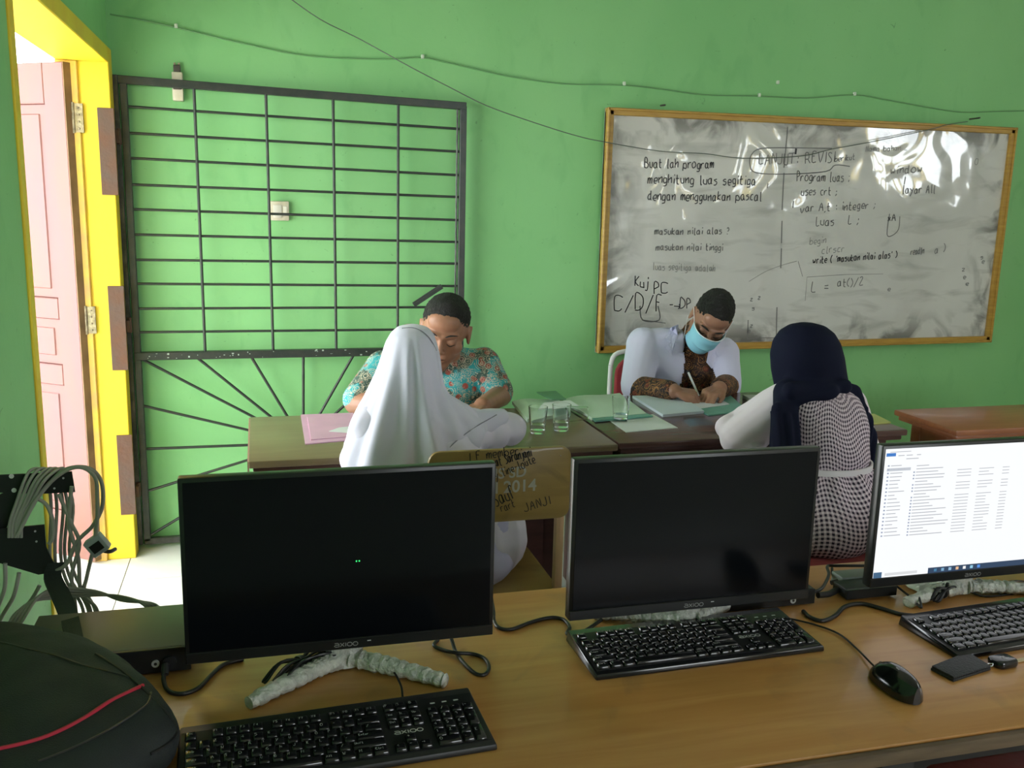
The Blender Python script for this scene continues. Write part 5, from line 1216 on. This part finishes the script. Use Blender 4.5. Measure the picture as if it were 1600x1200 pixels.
# blouse: torso and wide sleeves
mb = MB(); torso(mb, pel, che, neck, sL, sR, .012, w=.06, r0=.10, r1=.095, arms=False)
for sh, e, wv, r in ((sL, el[0], wr[0], .056), (sR, el[1], wr[1], .052)):
    mb.cap(sh, e, .052, r); mb.cap(e, e+(wv-e)*.85, r, .040)
mb.sphere(PY(795, 670, 2.68), (.050, .06, .046)); mb.sphere(PY(770, 678, 2.62), (.055, .06, .048)); mb.sphere(PY(740, 682, 2.58), (.055, .06, .045)); mb.sphere(PY(558, 712, 2.56), (.045, .06, .05))
me = blob(mb, .007, 4); displace(me, lambda c: .006*pnoise(c, (7, 4, 6), 33)+.0035*pnoise(c, (16, 9, 14), 34)); finish(me, 'blouse', M_BLOU, t)
rings = [ring_px(*r) for r in ((507, 640, 652, 2.575, .02), (511, 622, 668, 2.575, .055), (521, 611, 677, 2.577, .085), (536, 603, 681, 2.578, .102), (556, 597, 685, 2.578, .112), (578, 590, 687, 2.575, .116), (600, 582, 690, 2.566, .118), (622, 573, 700, 2.556, .120),
    (643, 562, 716, 2.548, .125), (665, 552, 728, 2.54, .132), (690, 545, 726, 2.53, .140), (715, 540, 718, 2.52, .145), (742, 538, 708, 2.51, .148), (770, 540, 700, 2.50, .145), (795, 544, 696, 2.50, .142))]
hz = [r[2] for r in rings]
mb = MB().loft(rings, 40, 2.1)
b, c_ = PY(742, 668, 2.55), PY(782, 652, 2.62)
mb.cap(PY(690, 655, 2.54), b, .075, .050); mb.cap(b, c_, .048, .022); mb.cap(PY(596, 640, 2.53), PY(578, 690, 2.53), .045, .06); mb.cap(PY(690, 690, 2.51), PY(735, 675, 2.53), .055, .045)
me = blob(mb, .006, 5)
hx0, hy0 = HC.x, 2.56
def girl_folds(c):
    a = np.arctan2(c[:, 0]-(hx0+(HC.z-c[:, 2])*.02), -(c[:, 1]-hy0)); dz = np.clip((HC.z+.09-c[:, 2])/.30, 0, 1)
    f = .010*dz*np.sin(7*a+1.2+1.4*np.sin(c[:, 2]*7))+.006*dz*np.sin(13*a+.5+2*np.sin(c[:, 2]*5))
    f += .010*np.exp(-((a-.05-.08*dz)/.10)**2)*np.clip((HC.z+.10-c[:, 2])/.10, 0, 1) - .009*np.exp(-((a+.14)/.08)**2)*np.clip((HC.z+.10-c[:, 2])/.1, 0, 1)
    f += .006*np.exp(-((c[:, 0]*.75+c[:, 2]-(HC.x+.10)*.75-.84)/.018)**2)*(a > .2)
    return f
displace(me, girl_folds); finish(me, 'hijab', M_HIJW, t)
p = [PY(*q) for q in ((622, 512, 2.47), (645, 510, 2.455), (666, 520, 2.475), (680, 538, 2.50), (688, 560, 2.545))]
# headband seam of the under cap
bv = None
# skirt
mb = MB(); mb.cap(pel-V3(.05, 0, 0), pel+V3(.045, 0, 0), .125); mb.cap(pel+V3(-.05, .02, -.01), kn[0], .115, .09); mb.cap(pel+V3(.05, .02, -.01), kn[1], .115, .09); mb.cap(kn[0], an[0]+V3(0, 0, .10), .09, .12); mb.cap(kn[1], an[1]+V3(0, 0, .10), .09, .12)
mb.sphere(V3(.56, 2.44, .475), (.125, .12, .08))
me = blob(mb, .010, 4); displace(me, lambda c: .006*pnoise(c, (8, 8, 3), 43)); finish(me, 'skirt', M_SKIRT, t); shoes(t, an)
hj = [c for c in t.children if c.name.startswith('hijab')][0]
seam_on(hj, [(628, 513), (644, 512), (658, 517), (668, 525), (676, 536), (682, 548)], .0016, 'hem_seam', mat('grey_stitching', (.28, .28, .36), .8), t, .002)
seam_on(hj, [(700, 702), (712, 690), (730, 676), (748, 664), (762, 656), (776, 648)], .0016, 'hem_seam', mat('grey_stitching', (.28, .28, .36), .8), t, .002)

# ---------------------------------------------------------------- woman in gingham dress, navy hijab
t = person('woman in gingham dress and navy hijab seated with back turned', (1.62, 2.4, 0))
HC = PY(1262, 568, 2.50)
HM = Matrix.Translation(HC+V3(-.006, .022, .0)) @ Matrix.Rotation(radians(180+20), 4, 'Z') @ Matrix.Rotation(radians(20), 4, 'X')
pel = PY(1290, 815, 2.37); pel.z = max(pel.z, .53); che = PY(1288, 670, 2.44); neck = PY(1270, 610, 2.47); sL = PY(1226, 628, 2.47); sR = PY(1328, 628, 2.44)
el = (PZ(1152, 682, .77), PY(1352, 700, 2.56)); wr = (V3(1.66, 2.80, .775), V3(1.84, 2.80, .775))
kn = (V3(1.54, 2.78, .46), V3(1.74, 2.78, .46)); an = (V3(1.54, 2.80, .09), V3(1.74, 2.80, .09))
mb = MB(); head_prims(mb, HM @ Matrix.Scale(.95, 4)); torso(mb, pel, che, neck, sL, sR, -.012, w=.045, r0=.09, r1=.08, el=el, wrs=wr, sleeve=2); legs(mb, pel, kn, an, -.01); mb.cap(neck, HM @ V3(0, .03, -.05), .05, .045)
hand_prims(mb, wr[0], V3(.9, .3, -.05), V3(0, 0, 1), 1, (.2, .3, .3), sc=.92); hand_prims(mb, wr[1], V3(-.5, .8, -.05), V3(0, 0, 1), -1, (.2, .3, .3), sc=.92)
finish(blob(mb, .006, 2), 'body', M_SKIN, t)
# dress
rg = [ring_px(*r) for r in ((592, 1250, 1300, 2.45, .05), (604, 1232, 1322, 2.45, .075), (618, 1222, 1334, 2.445, .095), (640, 1220, 1342, 2.44, .108), (665, 1222, 1347, 2.435, .115), (690, 1226, 1349, 2.425, .115), (712, 1228, 1351, 2.415, .110), (722, 1228, 1350, 2.41, .108),
     (740, 1222, 1357, 2.405, .118), (765, 1212, 1365, 2.395, .135), (790, 1206, 1369, 2.385, .148), (815, 1206, 1366, 2.375, .150), (835, 1212, 1356, 2.37, .140), (850, 1228, 1338, 2.37, .12), (856, 1250, 1318, 2.37, .09))]
mb = MB().loft(rg, 40, 2.2)
mb.cap(pel+V3(-.06, .08, -.02), kn[0], .10, .085); mb.cap(pel+V3(.06, .08, -.02), kn[1], .10, .085); mb.cap(kn[0], an[0]+V3(0, 0, .14), .085, .11); mb.cap(kn[1], an[1]+V3(0, 0, .14), .085, .11)
me = blob(mb, .0065, 4)
wz = rg[7][2]
def dress_folds(c):
    a = np.arctan2(c[:, 0]-1.63, -(c[:, 1]-2.42)); dz = c[:, 2]-wz
    f = .005*np.sin(3.2*a+c[:, 2]*26)*np.exp(-(dz-.08)**2/.006)+.006*np.sin(11*a+2)*np.exp(-np.abs(dz+.03)/.06)*(dz < .0)+.003*pnoise(c, (6, 6, 7), 55)
    f += -.006*np.exp(-(dz/.012)**2)-.009*np.exp(-((c[:, 0]-1.70+dz*.25)/.012)**2)*(np.abs(dz-.12) < .10)*0
    return f
displace(me, dress_folds); cylinder_uv(me, 1.63, 2.42, .155); dress = finish(me, 'gingham_dress', M_GING, t)
# belt
bl = MB(); r_ = rg[7]; sg = 48
for dz, gr in ((-.008, 0),): pass
rings = []
for dz, g_ in ((-.009, .001), (-.009, .006), (.009, .006), (.009, .001)):
    rings.append([Vector((r_[0]+(r_[3]+g_)*math.copysign(abs(cos(2*pi*k/sg))**(2/2.2), cos(2*pi*k/sg)), r_[1]+(r_[4]+g_)*math.copysign(abs(sin(2*pi*k/sg))**(2/2.2), sin(2*pi*k/sg)), wz+dz+.004*sin(2*pi*k/sg))) for k in range(sg)])
bl.rings(rings, closed=True).build('belt', mat('white_belt', (.80, .76, .80), .5), t, smooth=False)
# sleeves
mb = MB(); mb.cap(sL, el[0], .060, .056); mb.cap(el[0], el[0]+(wr[0]-el[0])*1.1, .048, .050); mb.cap(PZ(1200, 640, .83), PZ(1135, 668, .79), .050, .036); mb.sphere(el[0]+V3(.035, -.01, -.018), (.055, .06, .036)); mb.sphere(PZ(1190, 668, .78), (.05, .06, .045)); mb.cap(sL+V3(0, 0, .005), PZ(1168, 662, .80), .060, .060); mb.cap(sL+V3(-.01, 0, -.035), el[0]+V3(.06, -.01, -.01), .045, .04)
me = blob(mb, .006, 4); displace(me, lambda c: .003*pnoise(c, (10, 8, 10), 63)); finish(me, 'sleeve', M_PINKW, t)
mb = MB(); mb.cap(sR, el[1], .050, .045); mb.cap(el[1], el[1]+(wr[1]-el[1])*.8, .045, .04); me = blob(mb, .008, 4); displace(me, lambda c: .003*pnoise(c, (10, 8, 10), 64)); finish(me, 'sleeve', M_PINKW, t)
# hijab with scarf ends
rg2 = [ring_px(*r) for r in ((504, 1252, 1270, 2.50, .02), (508, 1236, 1286, 2.50, .05), (518, 1223, 1298, 2.502, .078), (534, 1214, 1306, 2.503, .098), (556, 1210, 1311, 2.502, .108), (580, 1212, 1314, 2.498, .108), (600, 1216, 1318, 2.488, .104), (616, 1218, 1322, 2.475, .100), (630, 1222, 1322, 2.47, .092), (640, 1232, 1310, 2.475, .075))]
mb = MB().loft(rg2, 36, 2.1)
mb.cap(PY(1236, 612, 2.40), PY(1318, 604, 2.385), .028, .024); mb.cap(PY(1250, 622, 2.385), PY(1300, 612, 2.37), .024)
mb.cap(PY(1228, 612, 2.44), PY(1224, 660, 2.385), .040, .040); mb.cap(PY(1224, 660, 2.385), PY(1226, 735, 2.335), .040, .042)
for x in (1215, 1236): mb.cap(PY(x, 640, 2.39), PY(x+2, 725, 2.33), .024, .026)
mb.cap(PY(1300, 606, 2.42), PY(1334, 612, 2.41), .03, .026); mb.cap(PY(1334, 612, 2.41), PY(1351, 668, 2.43), .026, .030); mb.cap(PY(1351, 668, 2.43), PY(1360, 725, 2.45), .030, .027); mb.cap(PY(1360, 725, 2.45), PY(1366, 765, 2.46), .027, .018)
me = blob(mb, .0055, 5)
def nav(c):
    a = np.arctan2(c[:, 0]-HC.x, -(c[:, 1]-2.5)); dz = np.clip((HC.z+.05-c[:, 2])/.25, 0, 1)
    return .005*dz*np.sin(9*a+1+c[:, 2]*9)+.004*np.sin(c[:, 0]*210+np.sin(c[:, 2]*20))*(c[:, 2] < HC.z-.12)+.005*pnoise(c, (7, 7, 4), 72)
displace(me, nav); finish(me, 'hijab', M_NAVY, t)
mb = MB(); legs(mb, pel, kn, an, .006, False); finish(blob(mb, .012, 3), 'trousers', M_TROU, t); shoes(t, an)
ch = red_chair('red chair with bright tube frame under the woman in gingham', (pel.x-.005, 2.36, 0), pi/2, True, .84, M_CHROME)
for c_ in list(ch.children):
    if c_.name.startswith('backrest'): c_.data = c_.data.copy(); c_.data.transform(Matrix.Diagonal((1, 1, .5, 1))); c_.data.transform(Matrix.Translation((0, 0, .27)))
    if c_.name.startswith('top_tube'): c_.data.transform(Matrix.Translation((0, 0, -.17)))
    if c_.name.startswith('frame_tube'):
        for v in c_.data.vertices:
            if v.co.z > .56: v.co.z = .56+(v.co.z-.56)*.45
q = PZ(1540, 1172, .46)
red_chair('red seat tucked under the front right of computer table', (q.x+.05, q.y-.205, 0), 0, False)

# ---------------------------------------------------------------- backpack
t = thing('backpack', 'dark grey backpack with thin red piping on the computer table', 'backpack', (-.33, 1.25, TZ))
M_BAG = mat('charcoal_nylon', (.020, .026, .027), .7, bump=.25, bump_scale=500, noise_amt=.2, noise_scale=6); M_BAG2 = mat('slate_nylon', (.026, .030, .040), .7, bump=.25, bump_scale=500)
out = [(140, 1015), (190, 1042), (228, 1074), (262, 1108), (281, 1138), (272, 1163), (238, 1186), (200, 1210), (130, 1262), (20, 1330), (-110, 1330), (-160, 1240), (-140, 1120), (-95, 1040), (-45, 1000), (10, 992), (75, 1000)]
base = [PZ(x, y, .742) for x, y in out]; base = [Vector((max(p.x, LX+.01), p.y, 0)) for p in base]; base = crom(base+[base[0]], 4)[:-1]
cen = sum(base, Vector())/len(base)
rings = []
for s, z in ((.90, .702), (.96, .712), (1.0, .735), (.995, .748), (.95, .763), (.84, .778), (.66, .790), (.42, .799), (.18, .802)):
    rings.append([Vector((cen.x+(p.x-cen.x)*s, cen.y+(p.y-cen.y)*s, z+.012*max(0, min(1, (-.25-p.x)/.25))*(z > .74))) for p in base])
me = blob(MB().rings(rings), .008, 3); displace(me, lambda c: .005*pnoise(c, (5, 5, 5), 81)+.002*pnoise(c, (13, 13, 13), 82)); bag = finish(me, 'bag_body', M_BAG, t)
seam_on(bag, [(223, 1071), (200, 1082), (170, 1097), (140, 1117), (110, 1134), (75, 1150), (40, 1161), (0, 1170), (-40, 1178)], .0030, 'red_piping', mat('red_piping', (.55, .02, .06), .6), bag)
seam_on(bag, [(-30, 1000), (10, 1006), (45, 1015), (90, 1026), (130, 1040), (170, 1050), (200, 1058), (220, 1070)], .0022, 'zip_seam', M_CABLE, t)
seam_on(bag, [(236, 1082), (230, 1100), (200, 1122), (160, 1146), (110, 1170), (60, 1190)], .0018, 'zip_seam', M_CABLE, t)
seam_on(bag, [(150, 1022), (190, 1048), (225, 1078), (258, 1112), (276, 1140), (265, 1160), (235, 1178)], .0026, 'edge_binding', M_CABLE, t)
sp = [(PY(74, 884, YK-.016), PY(100, 882, YK-.016)), (PY(68, 905, 1.86), PY(96, 902, 1.86)), (PY(80, 935, 1.78), PY(110, 930, 1.78)), (PY(92, 965, 1.68), PY(121, 960, 1.68)), (PY(104, 1008, 1.50), PY(131, 1006, 1.50)), (PY(108, 1035, 1.42), PY(134, 1032, 1.42))]
L_ = crom([a for a, b in sp], 5); R2 = crom([b for a, b in sp], 5); k = len(L_); off = Vector((0, .003, .004)); mb = MB()
mb.rings([[L_[i], R2[i], R2[i]+off, L_[i]+off] for i in range(k)]).build('strap', M_BAG, t)
